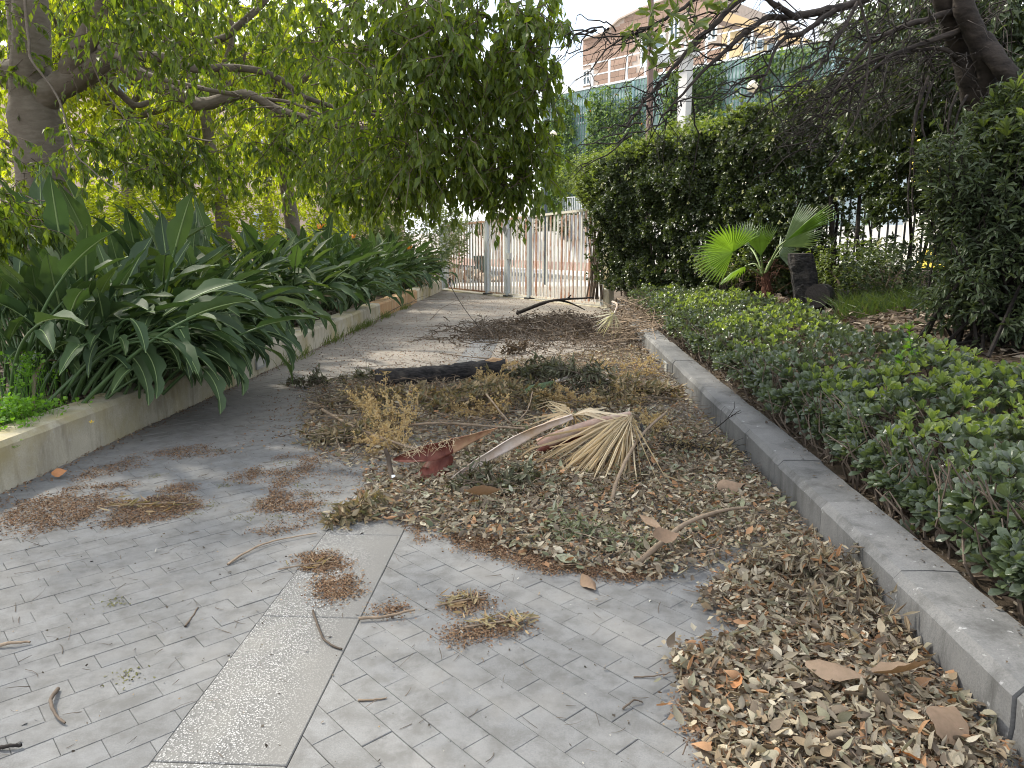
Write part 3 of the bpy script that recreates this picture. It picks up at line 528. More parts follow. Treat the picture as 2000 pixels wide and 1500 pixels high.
# roof railing
rl = thing('roof_railing', 'thin white railing along the top of the planted facade', 'railing', FA + np.array([0, 0, FT]))
for s_ in np.arange(.1, 17.5, 1.05): mk('post', [fbox(s_ - .035, s_ + .035, FT + .093, FT + 1.15, -.15, .07)], MAT['whitemetal'], rl)
for z_ in (.62, 1.15): mk('rail', [fbox(0, 17.5, FT + z_, FT + z_ + .045, -.14, .045)], MAT['whitemetal'], rl)
# rear brown block building (9 m behind)
OB = -9.0
def bq(px, py): s_, z_ = fq(px, py, OB); return s_, z_
outl = [bq(*p) for p in ((1139, 80), (1182, 66), (1212, 39), (1258, 17), (1335, -12), (1412, -6))]
zb = FT - 2.5
bld = thing('block_building', 'brown concrete block building with sloping roofline rising behind the facade', 'building', FA + fn * OB)
top = outl; n = len(top); s_l, s_r = top[0][0], top[-1][0]
def fpt(s_, z_, off): return FA + fd * s_ + fn * off + np.array([0, 0, z_])
V = [fpt(a, b, OB) for a, b in top] + [fpt(a, zb, OB) for a, b in top] + [fpt(a, b, OB - 9) for a, b in top] + [fpt(a, zb, OB - 9) for a, b in top]
Fq = [[i, n + i, n + i + 1, i + 1] for i in range(n - 1)] + [[2 * n + i + 1, 3 * n + i + 1, 3 * n + i, 2 * n + i] for i in range(n - 1)] + [[i, i + 1, 2 * n + i + 1, 2 * n + i] for i in range(n - 1)] + [[0, 2 * n, 3 * n, n], [n - 1, 2 * n - 1, 4 * n - 1, 3 * n - 1]]
mk('wall', [(V, np.array(Fq), 0)], MAT['mortar'], bld)
mk('roof_edge', [box((fpt(*top[i], OB) + fpt(*top[i + 1], OB)) / 2 + np.array([0, 0, .05]), (np.linalg.norm(fpt(*top[i], OB) - fpt(*top[i + 1], OB)), .3, .1), np.stack([nrm(fpt(*top[i + 1], OB) - fpt(*top[i], OB)), -fn, np.cross(nrm(fpt(*top[i + 1], OB) - fpt(*top[i], OB)), -fn)], -1)) for i in range(n - 1)], MAT['mortar'], bld)
ts, tz = [a for a, b in top], [b for a, b in top]; holes = []
for a, b, c, d in ((1142, 141, 1152, 163), (1256, 78, 1296, 120), (1312, 40, 1324, 78), (1385, 55, 1398, 76)):
    s0, z1 = bq(a, b); s1, z0 = bq(c, d); holes.append((s0 - .12, s1 + .12, z0 - .12, z1 + .12))
    wf = mk('window', [fbox(s0 - .1, s1 + .1, z0 - .1, z0, OB + .002, .1), fbox(s0 - .1, s1 + .1, z1, z1 + .1, OB + .002, .1), fbox(s0 - .1, s0, z0 + .001, z1 - .001, OB + .002, .1), fbox(s1, s1 + .1, z0 + .001, z1 - .001, OB + .002, .1), fbox((s0 + s1) / 2 - .04, (s0 + s1) / 2 + .04, z0 + .001, z1 - .001, OB + .03, .06)], MAT['whitemetal'], bld)
    mk('pane', [fbox(s0, s1, z0, z1, OB + .003, .02)], MAT['glass'], wf)
cells = []; row = 0; bw, bh = .66, .33; z = zb + 1.6
while z < max(tz):
    s_ = s_l + .02 - (bw / 2 if row % 2 else 0)
    while s_ < s_r - .1:
        a, b = max(s_, s_l), min(s_ + bw, s_r); zt = min(np.interp(a, ts, tz), np.interp(b, ts, tz)); z1 = min(z + bh - .035, zt - .03)
        if b - a > .12 and z1 - z > .08 and not any(a < h[1] and b > h[0] and z < h[3] and z1 > h[2] for h in holes): cells.append((a, b, z, z1))
        s_ += bw
    z += bh; row += 1
for c in cells[:300]: mk('block', [fbox(c[0] + .008, c[1] - .008, c[2], c[3], OB + .001, .03)], MAT['block'], bld)
if len(cells) > 300: mk('block_courses', [fbox(c[0] + .008, c[1] - .008, c[2], c[3], OB + .001, .03) for c in cells[300:]], MAT['block'], bld, kind='stuff')
# vaulted grey canopy on the terrace
s0, z0 = fq(1210, 160, OB + 2.8); s1, z1 = fq(1262, 133, OB + 2.8); an = np.linspace(0, math.pi / 2, 8)
cp = thing('terrace_canopy', 'pale curved canopy in front of the brown block wall', 'canopy', fpt(s0, zb, OB + 1.4))
Pt = [(s0 + 1.2 * (1 - math.cos(a)), z0 - 1.2 + 1.2 + 1.1 * math.sin(a) - 1.1) for a in an] + [(s1 + 4, z0 + .003)]
V = [fpt(a, b, OB + 2.8) for a, b in Pt] + [fpt(a, b, OB + .05) for a, b in Pt] + [fpt(a, zb, OB + 2.8) for a, b in Pt]; k = len(Pt)
mk('canopy_shell', [(V, np.array([[i, i + 1, k + i + 1, k + i] for i in range(k - 1)] + [[2 * k + i, 2 * k + i + 1, i + 1, i] for i in range(k - 1)]), 0)], MAT['roofgrey'], cp)
# cream wing
OC = -7.0; cw = [fq(*p, OC) for p in ((1413, 20), (1470, 40), (1572, 74))]; eav = [fq(*p, OC) for p in ((1413, 46), (1535, 88), (1572, 98))]
wing = thing('cream_building', 'sunlit cream building wing with dark eave behind the facade', 'building', FA + fn * OC)
n = 3; V = [fpt(a, b, OC) for a, b in cw] + [fpt(a, zb, OC) for a, b in cw] + [fpt(a, b, OC - 7) for a, b in cw] + [fpt(a, zb, OC - 7) for a, b in cw]
mk('wall', [(V, np.array([[i, n + i, n + i + 1, i + 1] for i in range(2)] + [[i, i + 1, 2 * n + i + 1, 2 * n + i] for i in range(2)] + [[0, 2 * n, 3 * n, n], [2, 5, 11, 8], [6, 7, 10, 9], [7, 8, 11, 10]]), 0)], MAT['cream'], wing)
for i in range(2):
    p, q = fpt(*eav[i], OC + .4), fpt(*eav[i + 1], OC + .4); dx = nrm(q - p); mk('eave', [box((p + q) / 2, (np.linalg.norm(q - p) - .003, .8, .22), np.stack([dx, -fn, np.cross(dx, -fn)], -1))], MAT['eave'], wing)
for a, b, c, d in ((1384 + 70, 72, 1475, 100), (1480, 68, 1492, 98), (1500, 86, 1520, 106)):
    s0, z1 = fq(a, b, OC); s1, z0 = fq(c, d, OC); wf = mk('window', [fbox(s0, s1, z0, z1, OC + .002, .06)], MAT['whitemetal'], wing); mk('pane', [fbox(s0 + .08, s1 - .08, z0 + .08, z1 - .08, OC + .065, .02)], MAT['glass'], wf)
gb = thing('grey_building', 'flat grey building block far right behind the facade', 'building', fpt(fq(1605, 70, -12)[0], 0, -12))
s0, zt = fq(1600, 55, -12); s1, _ = fq(1720, 30, -12); mk('wall', [fbox(s0, s1, 0, zt, -18, 6)], MAT['roofgrey'], gb); mk('parapet', [fbox(s0 - .1, s1 + .1, zt + .002, zt + .35, -18.1, 6.25)], MAT['bluewhite'], gb)
# lower white railing above the street wall
P0 = GA + gn * 12.0; zr = RP(1120, 384, P0, gn)[2]; s0 = np.dot(RP(1015, 395, P0, gn) - P0, gd)
rb = thing('street_railing', 'pale steel railing above the street wall behind the gate', 'railing', P0 + gd * s0)
def rbox(a, b, z0, z1, th=.05): return box(P0 + gd * (a + b) / 2 + np.array([0, 0, (z0 + z1) / 2]), (b - a, th, z1 - z0), AX)
for k in range(70): mk('baluster', [rbox(s0 + k * .14, s0 + k * .14 + .035, zr - 1.0, zr - .05, .035)], MAT['whitemetal'], rb)
for zz in (zr - .05, zr - 1.04): mk('rail', [rbox(s0 - .05, s0 + 9.8, zz + .001, zz + .05)], MAT['whitemetal'], rb)
mk('parapet', [rbox(s0 - 3, s0 + 14, .2, zr - 1.05, .3)], MAT['white'], rb)
# lamps and poles
def globe_lamp(px, py, r_px, ybase, Y, label, dx=0):
    c = W(px, py, Y); R_ = r_px / F * Y; t = thing('globe_lamp', label, 'street lamp', (c[0] + dx, c[1], 0))
    u, v = np.meshgrid(np.linspace(0, math.pi, 13), np.linspace(0, 2 * math.pi, 21)[:-1], indexing='ij'); V = np.stack([np.sin(u) * np.cos(v), np.sin(u) * np.sin(v), np.cos(u)], -1).reshape(-1, 3) * R_ + c
    f = [[i * 20 + j, i * 20 + (j + 1) % 20, (i + 1) * 20 + (j + 1) % 20, (i + 1) * 20 + j] for i in range(12) for j in range(20)]
    mk('globe', [(V, f, 0)], MAT['globe'], t, True); mk('cap', [tubes(np.array([c + [0, 0, R_ * .8], c + [0, 0, R_ * 1.25]]), np.array([R_ * .5, R_ * .15]), 10)], MAT['steel'], t)
    b = np.array([c[0] + dx, c[1], 0]); pts = [b, [b[0], b[1], c[2] - R_ * 1.6], [c[0], c[1], c[2] - R_ * .9]] ; mk('pole', [tubes(np.array(pts), np.array([.07, .055, .05]), 10)], MAT['bluepole'], t)
globe_lamp(1081, 263, 6.5, 400, 27, 'white globe street lamp beside the hanging foliage above the gate', -.25)
globe_lamp(1470, 170, 10.5, 220, 24, 'cream globe street lamp rising behind the tall hedge', -.3)
c0 = W(1269, 225, 26); c1 = W(1272, -60, 26)
lp = thing('lamp_post', 'tall brown lamp post with white lantern behind the hedge', 'street lamp', (c0[0], c0[1], 0))
mk('pole', [tubes(np.array([[c0[0], c0[1], 0], c0, c1]), np.array([.13, .11, .09]), 12)], MAT['pole'], lp)
q = W(1288, 110, 26); V = []
for z_, s_ in ((-.22, .30), (.02, .33), (.2, .22), (.26, .05)): V += [(q[0] + a * s_, q[1] + b * s_ * .6, q[2] + z_) for a, b in ((-1, -1), (1, -1), (1, 1), (-1, 1))]
mk('lantern', [(V, np.array([[i * 4 + k, i * 4 + (k + 1) % 4, i * 4 + 4 + (k + 1) % 4, i * 4 + 4 + k] for i in range(3) for k in range(4)] + [[3, 2, 1, 0], [12, 13, 14, 15]]), 0)], MAT['whitemetal'], lp)
mk('bracket', [tubes(np.array([[c0[0], c0[1], q[2] + .05], [q[0], q[1], q[2] + .05]]), np.array([.03, .03]), 6)], MAT['pole'], lp)
# left: beige building and fence behind the trees
lb = thing('beige_building', 'pink beige rendered building glimpsed behind the left trees', 'building', (-22, 33, 0))
mk('wall', [box((-21, 38, 5), (26, 8, 10))], MAT['pinkwall'], lb)
for x in np.arange(-32, -9, 3.2):
    for z in (2.0, 5.2, 8.0):
        wf = mk('window', [box((x, 33.97, z), (1.3, .08, 1.7))], MAT['whitemetal'], lb); mk('pane', [box((x, 33.92, z), (1.06, .03, 1.46))], MAT['glass'], wf)
# mural wall and iron fence behind the hedge gap
HA, HB = np.array([1.15, 16.5, 0]), np.array([6.9, 5.9, 0]); hd = nrm(HB - HA); hn = np.array([hd[1], -hd[0], 0]); HX = np.stack([hd, -hn, [0, 0, 1]], -1); HL = np.linalg.norm(HB - HA)
def hb(s0, s1, o, z0, z1, th): return box(HA + hd * (s0 + s1) / 2 - hn * (o + th / 2) + np.array([0, 0, (z0 + z1) / 2]), (s1 - s0, th, z1 - z0), HX)
mw = tag(mk('mural_wall', [hb(2, 16, 7.0, .3, 4.2, .3)], MAT['mural']), 'painted blue, yellow and white wall glimpsed through the hedge stems', 'wall')
mb = thing('low_wall', 'low pale wall under the iron fence behind the hedge', 'wall', HA + hd * 6 - hn * 2.2); mk('wall', [hb(.5, 13, 2.3, .3, 1.06, .25)], MAT['pinkwall'], mb)
fe = thing('iron_fence', 'dark iron bar fence on the low wall behind the hedge', 'fence', HA + hd * 6 - hn * 2.3)
for s_ in np.arange(1, 12.5, .16): mk('bar', [hb(s_ - .012, s_ + .012, 2.42, 1.1, 2.3, .024)], MAT['darksteel'], fe)
for z_ in (1.065, 2.3): mk('rail', [hb(.9, 12.6, 2.41, z_, z_ + .034, .04)], MAT['darksteel'], fe)
# PART 3
# ------------------------------------------------------------------ foliage builders
LEAF, OVAL = tmpl_leaf(.42, .10, .22), tmpl_oval(.46, .09, .12)
def hang_twigs(P0, r, ln, droop, seg=6, spread=.7, bias=(0, 0, 0)):
    """(N,3) starts -> paths that run out and hang down"""
    N = len(P0); d = nrm(np.c_[sph(N, r)[:, :2], r.uniform(-.4, .35, N)] * [1, 1, .8] + np.array(bias)); L_ = ln * r.uniform(.55, 1.3, N); t = np.linspace(0, 1, seg)
    P = P0[:, None] + d[:, None] * (L_[:, None] * t * spread)[:, :, None]; P[:, :, 2] -= (L_[:, None] * t ** 1.7) * droop * r.uniform(.5, 1.2, N)[:, None]
    P += np.cumsum(r.normal(0, .018, P.shape), 1); return P
def leaves_on(P, k, r, size, hang=.6, out=.8, tm=LEAF, m=0, t0=.15):
    N, S, _ = P.shape; t = r.uniform(t0, 1, (N, k)) * (S - 1.001); i = t.astype(int); u = (t - i)[..., None]; idx = np.arange(N)[:, None]
    Q = (P[idx, i] * (1 - u) + P[idx, i + 1] * u).reshape(-1, 3); tan = nrm((P[idx, i + 1] - P[idx, i]).reshape(-1, 3)); n = len(Q)
    side = nrm(np.cross(tan, sph(n, r))); ax = nrm(tan * .5 + side * out + np.array([0, 0, -hang]) + r.normal(0, .2, (n, 3)))
    return inst(tm, orient(ax, r.uniform(-1.1, 1.1, n)), Q, size * r.uniform(.55, 1.25, n), m)
def ell(c, rad, n, r, shell=.0):
    v = sph(n, r) * (r.uniform(shell, 1, (n, 1)) ** (1 / 3)); return np.asarray(c) + v * np.asarray(rad)
def whorls(P, ax, r, k, size, tilt=.95, tm=OVAL, m=0, jit=.25):
    N = len(P); ax = nrm(ax); a = nrm(np.cross(ax, sph(N, r))); b = np.cross(ax, a); ph = (np.arange(k) * 2.4)[None] + r.uniform(0, 6.28, (N, 1))
    ti = tilt * (.45 + .75 * (np.arange(k) / k))[None] + r.normal(0, jit, (N, k))
    d = ax[:, None] * np.cos(ti)[..., None] + (a[:, None] * np.cos(ph)[..., None] + b[:, None] * np.sin(ph)[..., None]) * np.sin(ti)[..., None]
    d = d.reshape(-1, 3); n = N * k; Q = np.repeat(P, k, 0) + d * .01
    return inst(tm, orient(d, r.normal(0, .35, n), up=np.repeat(ax, k, 0)), Q, np.repeat(size if np.ndim(size) else np.full(N, size), k) * r.uniform(.65, 1.2, n), m)

# ------------------------------------------------------------------ the big tree on the left
T0 = W(108, 560, 9.0); T0[2] = .2
big = thing('shade_tree', 'big smooth grey tree on the left whose boughs hang over the path', 'tree', T0)
def PX(l, d): return [W(a, b, d if np.ndim(d) == 0 else d[i]) for i, (a, b) in enumerate(l)]
trunk = curve(PX([(112, 600), (103, 500), (90, 400), (78, 300), (66, 215), (60, 150), (62, 60), (55, -60), (40, -240), (30, -420)], 9.0), 60)
rr = np.interp(np.linspace(0, 1, 60), [0, .1, .2, .32, .42, .5, .62, .8, 1], [.42, .36, .31, .275, .29, .235, .205, .17, .09])
rr = rr * (1 + rng(2).normal(0, .012, 60))
limbs = [tubes(trunk, rr, 18)]
def lim(l, d, r0, r1, n=26, sides=9, wob=.006, seed=0): limbs.append(limb(PX(l, d), r0, r1, n, sides, wob, seed))
lim([(72, 205), (110, 172), (150, 150), (200, 122), (232, 100), (245, 84)], [9, 8.95, 8.9, 8.8, 8.75, 8.7], .17, .12, 20, 12, .004, 3)
lim([(225, 112), (262, 140), (310, 158), (350, 178), (395, 201), (450, 188), (490, 183), (545, 210), (600, 225), (690, 246), (760, 250)], [8.8, 8.7, 8.6, 8.5, 8.4, 8.3, 8.2, 8.1, 8.0, 7.9, 7.8], .095, .02, 40, 9, .005, 5)
lim([(240, 98), (270, 108), (325, 112), (380, 131), (440, 130), (500, 134), (548, 150), (590, 182), (640, 200), (700, 216), (790, 224)], [8.7, 8.7, 8.8, 8.8, 8.9, 8.9, 8.9, 8.8, 8.8, 8.7, 8.7], .062, .015, 40, 8, .005, 7)
lim([(196, 92), (235, 112), (275, 140), (320, 156), (370, 168), (430, 180), (500, 190), (570, 200), (640, 228)], [8.5, 8.4, 8.35, 8.3, 8.3, 8.25, 8.2, 8.1, 8.0], .042, .012, 36, 7, .006, 9)
lim([(140, 140), (165, 90), (188, 30), (205, -50), (240, -180), (300, -330)], [8.9, 8.7, 8.5, 8.3, 8.0, 7.6], .15, .06, 24, 11, .006, 11)
lim([(60, 190), (30, 150), (-10, 140), (-70, 110), (-160, 40)], [9, 9.1, 9.2, 9.4, 9.7], .20, .10, 20, 12, .006, 13)
lim([(40, 150), (34, 90), (26, 20), (10, -100)], [9.4, 9.6, 9.8, 10.1], .12, .07, 18, 10, .006, 15)
lim([(300, 62), (340, 82), (392, 84), (438, 72), (470, 45), (512, 8), (560, -60)], [9.6, 9.5, 9.4, 9.4, 9.4, 9.5, 9.6], .04, .04, 26, 7, .006, 17)
lim([(205, -50), (330, -110), (480, -130), (640, -110), (800, -90), (960, -40)], [8.3, 7.8, 7.3, 6.9, 6.5, 6.2], .09, .02, 36, 9, .01, 19)
lim([(205, 150), (232, 180), (262, 205), (290, 200)], [9.2, 9.3, 9.4, 9.5], .05, .03, 14, 7, .006, 21)
lim([(310, 240), (345, 255), (390, 272), (415, 275)], [8.0, 7.9, 7.9, 7.8], .018, .007, 14, 5, .004, 23)
lim([(48, -20), (55, 80), (62, 120), (110, 190), (140, 290), (165, 325), (205, 360), (240, 385)], [6.5, 6.5, 6.5, 6.5, 6.5, 6.5, 6.45, 6.4], .013, .004, 36, 5, .006, 25)
lim([(165, -20), (170, 60), (180, 120), (200, 170), (240, 230), (262, 290)], [7.2] * 6, .010, .004, 26, 5, .006, 26)
trk = mk('trunk', limbs[:1], MAT['bark'], big, True)
for ch in limbs[1:]: mk('limb', [ch], MAT['bark'], big, True)
r = rng(100)
# (px,py,depth, rx,ry,rz, number of twigs, length)
CL = [(850, 90, 6.4, .75, .8, .6, 92, .55), (960, 90, 6.6, .6, .7, .55, 72, .5), (760, 150, 6.6, .7, .8, .6, 80, .6), (700, 40, 7.2, .7, .8, .5, 80, .55), (1010, 60, 6.3, .35, .5, .35, 34, .45), (1030, 190, 6.6, .16, .4, .35, 18, .4),
      (850, 260, 7.0, .7, .9, .5, 70, .6), (760, 275, 7.4, .7, .9, .45, 60, .6), (985, 300, 7.2, .45, .6, .3, 50, .44), (900, 335, 7.4, .6, .8, .26, 62, .42), (780, 352, 7.8, .6, .8, .22, 66, .40), (690, 310, 8.4, .7, .9, .36, 60, .5), (1035, 300, 6.9, .2, .4, .36, 26, .4), (900, 200, 6.9, .5, .7, .35, 60, .5), (690, 385, 8.4, .4, .6, .08, 20, .36), (1050, 30, 6.2, .2, .3, .3, 14, .4),
      (600, 50, 8.8, .8, 1, .4, 50, .5), (450, 30, 9.0, .8, 1, .4, 36, .5), (300, 40, 7.2, .6, .8, .4, 62, .5), (240, 10, 6.6, .35, .5, .35, 30, .5), (225, 265, 7.4, .4, .6, .35, 40, .46), (330, 280, 7.8, .45, .7, .32, 32, .46), (430, 310, 8.9, .6, .8, .36, 34, .5), (560, 310, 9.2, .8, 1, .4, 40, .5), (280, 340, 7.6, .35, .5, .15, 16, .34), (600, 265, 8.9, .6, .8, .3, 30, .46),
      (20, 420, 5.8, .30, .4, .18, 46, .32), (10, 330, 8.0, .35, .6, .5, 40, .5), (0, 60, 8.5, .5, .8, .5, 30, .5), (560, 150, 10, .8, 1, .4, 30, .5), (400, 150, 10.2, .8, 1, .4, 22, .5)]
tw, lv = [], []
for a, b, d, rx, ry, rz, n, ln in CL:
    P0 = ell(W(a, b, d), (rx, ry, rz), int(n * 1.0), r); P = hang_twigs(P0, r, ln, .55); tw.append(tubes(P, np.linspace(.006, .0015, 6)[None].repeat(len(P), 0), 3))
    lv.append(leaves_on(P, 15, r, .105, .75, .7))
# twigs that link the hanging foliage to the boughs
Q0 = np.concatenate([c.reshape(-1, 3) for c in [curve(PX([(490, 183), (690, 246), (760, 250), (850, 300), (930, 350), (1000, 370)], [8.2, 7.9, 7.8, 7.5, 7.3, 7.2]), 20), curve(PX([(590, 182), (790, 224), (880, 200), (980, 230), (1050, 300)], [8.8, 8.7, 8, 7.3, 7]), 20), curve(PX([(800, -90), (850, 40), (860, 150), (840, 260)], [6.5, 6.5, 6.7, 7]), 16), curve(PX([(800, -90), (960, -10), (1030, 60), (1040, 190)], [6.5, 6.4, 6.4, 6.6]), 16)]])
tw.append(limb(PX([(690, 246), (760, 262), (850, 300), (930, 350), (1000, 370)], [7.9, 7.8, 7.5, 7.3, 7.2]), .02, .005, 20, 6, .01, 31)); tw.append(limb(PX([(700, 216), (790, 224), (880, 215), (980, 230), (1050, 300)], [8.7, 8.5, 8, 7.3, 7]), .016, .004, 20, 6, .01, 33)); tw.append(limb(PX([(800, -90), (850, 40), (860, 150), (840, 260)], [6.5, 6.5, 6.7, 7]), .02, .005, 20, 6, .01, 35)); tw.append(limb(PX([(800, -90), (960, -10), (1030, 60), (1040, 190)], [6.5, 6.4, 6.4, 6.6]), .016, .004, 20, 6, .01, 37))
P = hang_twigs(Q0[r.integers(0, len(Q0), 160)] + r.normal(0, .08, (160, 3)), r, .6, .55); tw.append(tubes(P, np.linspace(.006, .0015, 6)[None].repeat(160, 0), 3)); lv.append(leaves_on(P, 12, r, .10, .75, .7))
# bare thin twigs
P0 = np.concatenate([c[0].reshape(-1, 3)[r.integers(0, len(c[0]), 26)] for c in limbs[2:9]]); P = hang_twigs(P0, r, .8, .5, 8); tw.append(tubes(P, np.linspace(.008, .0015, 8)[None].repeat(len(P), 0), 4)); lv.append(leaves_on(P, 5, r, .10, .75, .7))
mk('twigs', tw, MAT['twig'], big, kind='stuff'); mk('crown', lv, MAT['tree'], big, kind='stuff')
# the rest of the crown, unseen above and left, put in for its shade
r = rng(101); P0 = np.concatenate([ell((-6.5, 9, 7.2), (4.8, 4.5, 2.4), 800, r), ell((-2.5, 7.0, 6.6), (3.0, 3.2, 1.5), 480, r), ell((-9, 7, 5.5), (3, 4, 2), 250, r)])
px, py, z = proj(P0); P0 = P0[~((px > 560) & (px < 2000) & (py > -60))]
P = hang_twigs(P0, r, .8, .5); mk('upper_crown', [leaves_on(P, 20, r, .15, .6, .8)], MAT['tree'], big, kind='stuff')

# ------------------------------------------------------------------ trees further back on the left
BT = [(440, 14.5, .16, 'slim'), (590, 17, .20, 'slim'), (625, 20, .14, 'leaning'), (330, 19, .2, 'slim'), (215, 14, .15, 'slim'), (20, 15, .2, 'slim'), (520, 24, .2, 'slim'), (700, 25, .16, 'slim'), (-120, 17, .25, 'slim'), (160, 24, .22, 'slim')]
LAB = ['slender tree directly behind the second strelitzia clump', 'tree with pale straight trunk left of the orange wall patch', 'thin leaning tree right beside the pale straight trunk', 'tree behind the middle of the left bed under the long bough', 'slim tree just right of the big grey trunk, further back', 'tree at the left picture edge behind the big grey trunk', 'distant sunlit tree between two nearer trunks on the left', 'distant tree left of the gate behind the grey green shrub', 'tree mostly beyond the left picture edge, only its crown showing', 'far sunlit tree seen between big trunk and beige building']
for i, (px, Y, rad, kd) in enumerate(BT):
    b = W(px, 470, Y); b[2] = .2; r = rng(200 + i); t = thing('background_tree', LAB[i], 'tree', b, 'sunlit trees beyond the left bed')
    hgt = r.uniform(3.0, 4.2); lean = r.normal(0, .35, 2) + ([.9, 0] if kd == 'leaning' else [0, 0])
    tp = b + np.array([lean[0], lean[1], hgt]); mid = (b + tp) / 2 + np.r_[r.normal(0, .12, 2), 0]
    mk('trunk', [limb([b, mid, tp], rad, rad * .6, 16, 9, .008, i * 3)], MAT['bark'], t, True)
    ends = tp + np.c_[r.normal(0, 1.5, (7, 2)), r.uniform(.4, 2.6, 7)]
    mk('limbs', [limb([tp, (tp + e) / 2 + r.normal(0, .15, 3), e], rad * .5, .02, 10, 6) for e in ends], MAT['bark'], t, True)
    pts = np.concatenate([ell(e, (1.5, 1.5, 1.0), 52, r) for e in ends] + [ell(tp + [0, 0, -.4], (2.0, 2.0, 1.3), 120, r)])
    qx, qy, _ = proj(pts); pts = pts[~((qx > 760 + 20 * r.normal(size=len(qx))) & (qy > -50))]; pts = pts[~((qx[~((qx > 760 + 0 * qx) & (qy > -50))] > 9e9))] if 0 else pts
    if len(pts) == 0: continue
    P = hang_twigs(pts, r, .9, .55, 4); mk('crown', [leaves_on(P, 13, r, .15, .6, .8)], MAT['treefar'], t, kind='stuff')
# understorey bushes behind the bed and the grey-green shrub by the gate
def bush(name, label, c, rad, n, k, size, mat, seed, group=None, up=.5):
    r = rng(seed); t = thing(name, label, 'shrub', (c[0], c[1], .2), group); P0 = ell((c[0], c[1], c[2]), rad, n, r, .25); ax = nrm((P0 - np.array([c[0], c[1], .3])) * .6 + sph(n, r) * .5 + [0, 0, up]); k0 = 4
    P = P0[:, None] + ax[:, None] * (np.linspace(0, .35, k0)[None, :, None]); st = np.stack([np.array([c[0], c[1], .2]) + r.normal(0, .1, (14, 3)) * [1, 1, 0], (P0[:14] + [c[0], c[1], .8]) / 2, P0[:14]], 1)
    mk('stems', [tubes(st, np.array([.02, .012, .005])[None].repeat(len(st), 0), 4)], MAT['twig'], t, kind='stuff'); mk('foliage', [leaves_on(P, k, r, size, .1, .9, LEAF)], mat, t, kind='stuff'); return t
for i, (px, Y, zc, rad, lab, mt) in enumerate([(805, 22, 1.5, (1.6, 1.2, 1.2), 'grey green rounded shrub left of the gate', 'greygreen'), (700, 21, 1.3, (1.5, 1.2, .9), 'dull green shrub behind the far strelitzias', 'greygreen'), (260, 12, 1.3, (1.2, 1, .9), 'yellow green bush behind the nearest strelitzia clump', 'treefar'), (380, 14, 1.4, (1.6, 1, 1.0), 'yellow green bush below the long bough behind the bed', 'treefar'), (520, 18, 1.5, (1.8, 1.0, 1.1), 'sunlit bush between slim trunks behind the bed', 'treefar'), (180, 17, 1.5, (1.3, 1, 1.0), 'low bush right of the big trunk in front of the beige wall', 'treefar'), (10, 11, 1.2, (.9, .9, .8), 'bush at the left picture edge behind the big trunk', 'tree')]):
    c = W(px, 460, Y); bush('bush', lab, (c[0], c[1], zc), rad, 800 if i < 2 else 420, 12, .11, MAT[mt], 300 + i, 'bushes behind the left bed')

for i, k in enumerate((905, 985, 1065, 1145)):
    c = W(k, 500, 0) if 0 else GA + gn * 11.65 + gd * S_(k, 11.65); bush('street_shrub', ['leftmost dark shrub behind the white street wall', 'dark shrub behind the street wall, second from the left', 'dark shrub behind the street wall above the grey sheet', 'rightmost dark shrub behind the street wall'][i], (c[0], c[1], 2.0), (1.5, .4, .7), 420, 11, .13, MAT['shrub'], 340 + i, 'shrubs behind the street wall')
# ------------------------------------------------------------------ bird of paradise plants
def strel_leaf(seed, bend, blade=.62, stalk=.62, wd=.145, torn=0.0, roll=.0, dry=False):
    """leaf leaning along +x from the origin: stalk then blade; bend = total downward curvature"""
    r = rng(seed); n = 22; L_ = stalk + blade; s = np.linspace(0, 1, n); th = (math.pi / 2 - .05) - bend * s ** 1.6; ds = L_ / (n - 1)
    x = np.r_[0, np.cumsum(np.cos(th[:-1]) * ds)]; z = np.r_[0, np.cumsum(np.sin(th[:-1]) * ds)]; C0 = np.c_[x, np.zeros(n), z]
    ns = int(n * stalk / L_) + 1; ch = [tubes(C0[:ns + 2], np.linspace(.013, .006, ns + 2), 5, 1)]
    nb = n - ns; u = np.linspace(0, 1, nb); wv = wd / 2 * np.sin(math.pi * np.clip(u * .98 + .02, 0, 1) ** .8) ** .75; wv[-1] = .001
    T = np.c_[np.cos(th), np.zeros(n), np.sin(th)][ns:]; N = np.c_[-np.sin(th), np.zeros(n), np.cos(th)][ns:]; V = []
    fold = .55 + r.normal(0, .08)
    for i in range(nb):
        for j in (-2, -1, 0, 1, 2):
            e = wv[i] * (1 + (r.normal(0, .10) - (r.random() < torn) * .4 if abs(j) == 2 and 0 < i < nb - 1 else 0)); y = j / 2 * e * math.cos(fold * .8); up = abs(j / 2) ** 1.2 * e * math.sin(fold) + (r.normal(0, .006) if abs(j) == 2 else 0)
            V.append(C0[ns + i] + np.array([0, 1, 0]) * y + N[i] * (up + .004 + roll * y))
    f = [[i * 5 + j, i * 5 + j + 1, (i + 1) * 5 + j + 1, (i + 1) * 5 + j] for i in range(nb - 1) for j in range(4)]
    ch.append((np.array(V), f, 0)); rib = C0[ns:] + N * .006; ch.append(tubes(rib, np.linspace(.0065, .002, nb), 4, 2))
    mats = [MAT['streldry'], MAT['streldry'], MAT['streldry']] if dry else [MAT['strel'], MAT['strelstem'], MAT['strelmid']]
    return mesh('withered_leaf' if dry else 'leaf', ch, mats, True)
SL = [[strel_leaf(400 + i * 10 + k, b, .44 + .05 * k, .60 + .14 * (k % 2), .110 + .011 * k, .05 + .07 * k, r_) for k, r_ in enumerate((.15, -.2, .3))] for i, b in enumerate((.35, .8, 1.3, 1.9, 2.5))]
SD = [strel_leaf(480 + k, 2.6 + .3 * k, .5, .6, .06, .4, .5, True) for k in range(2)]
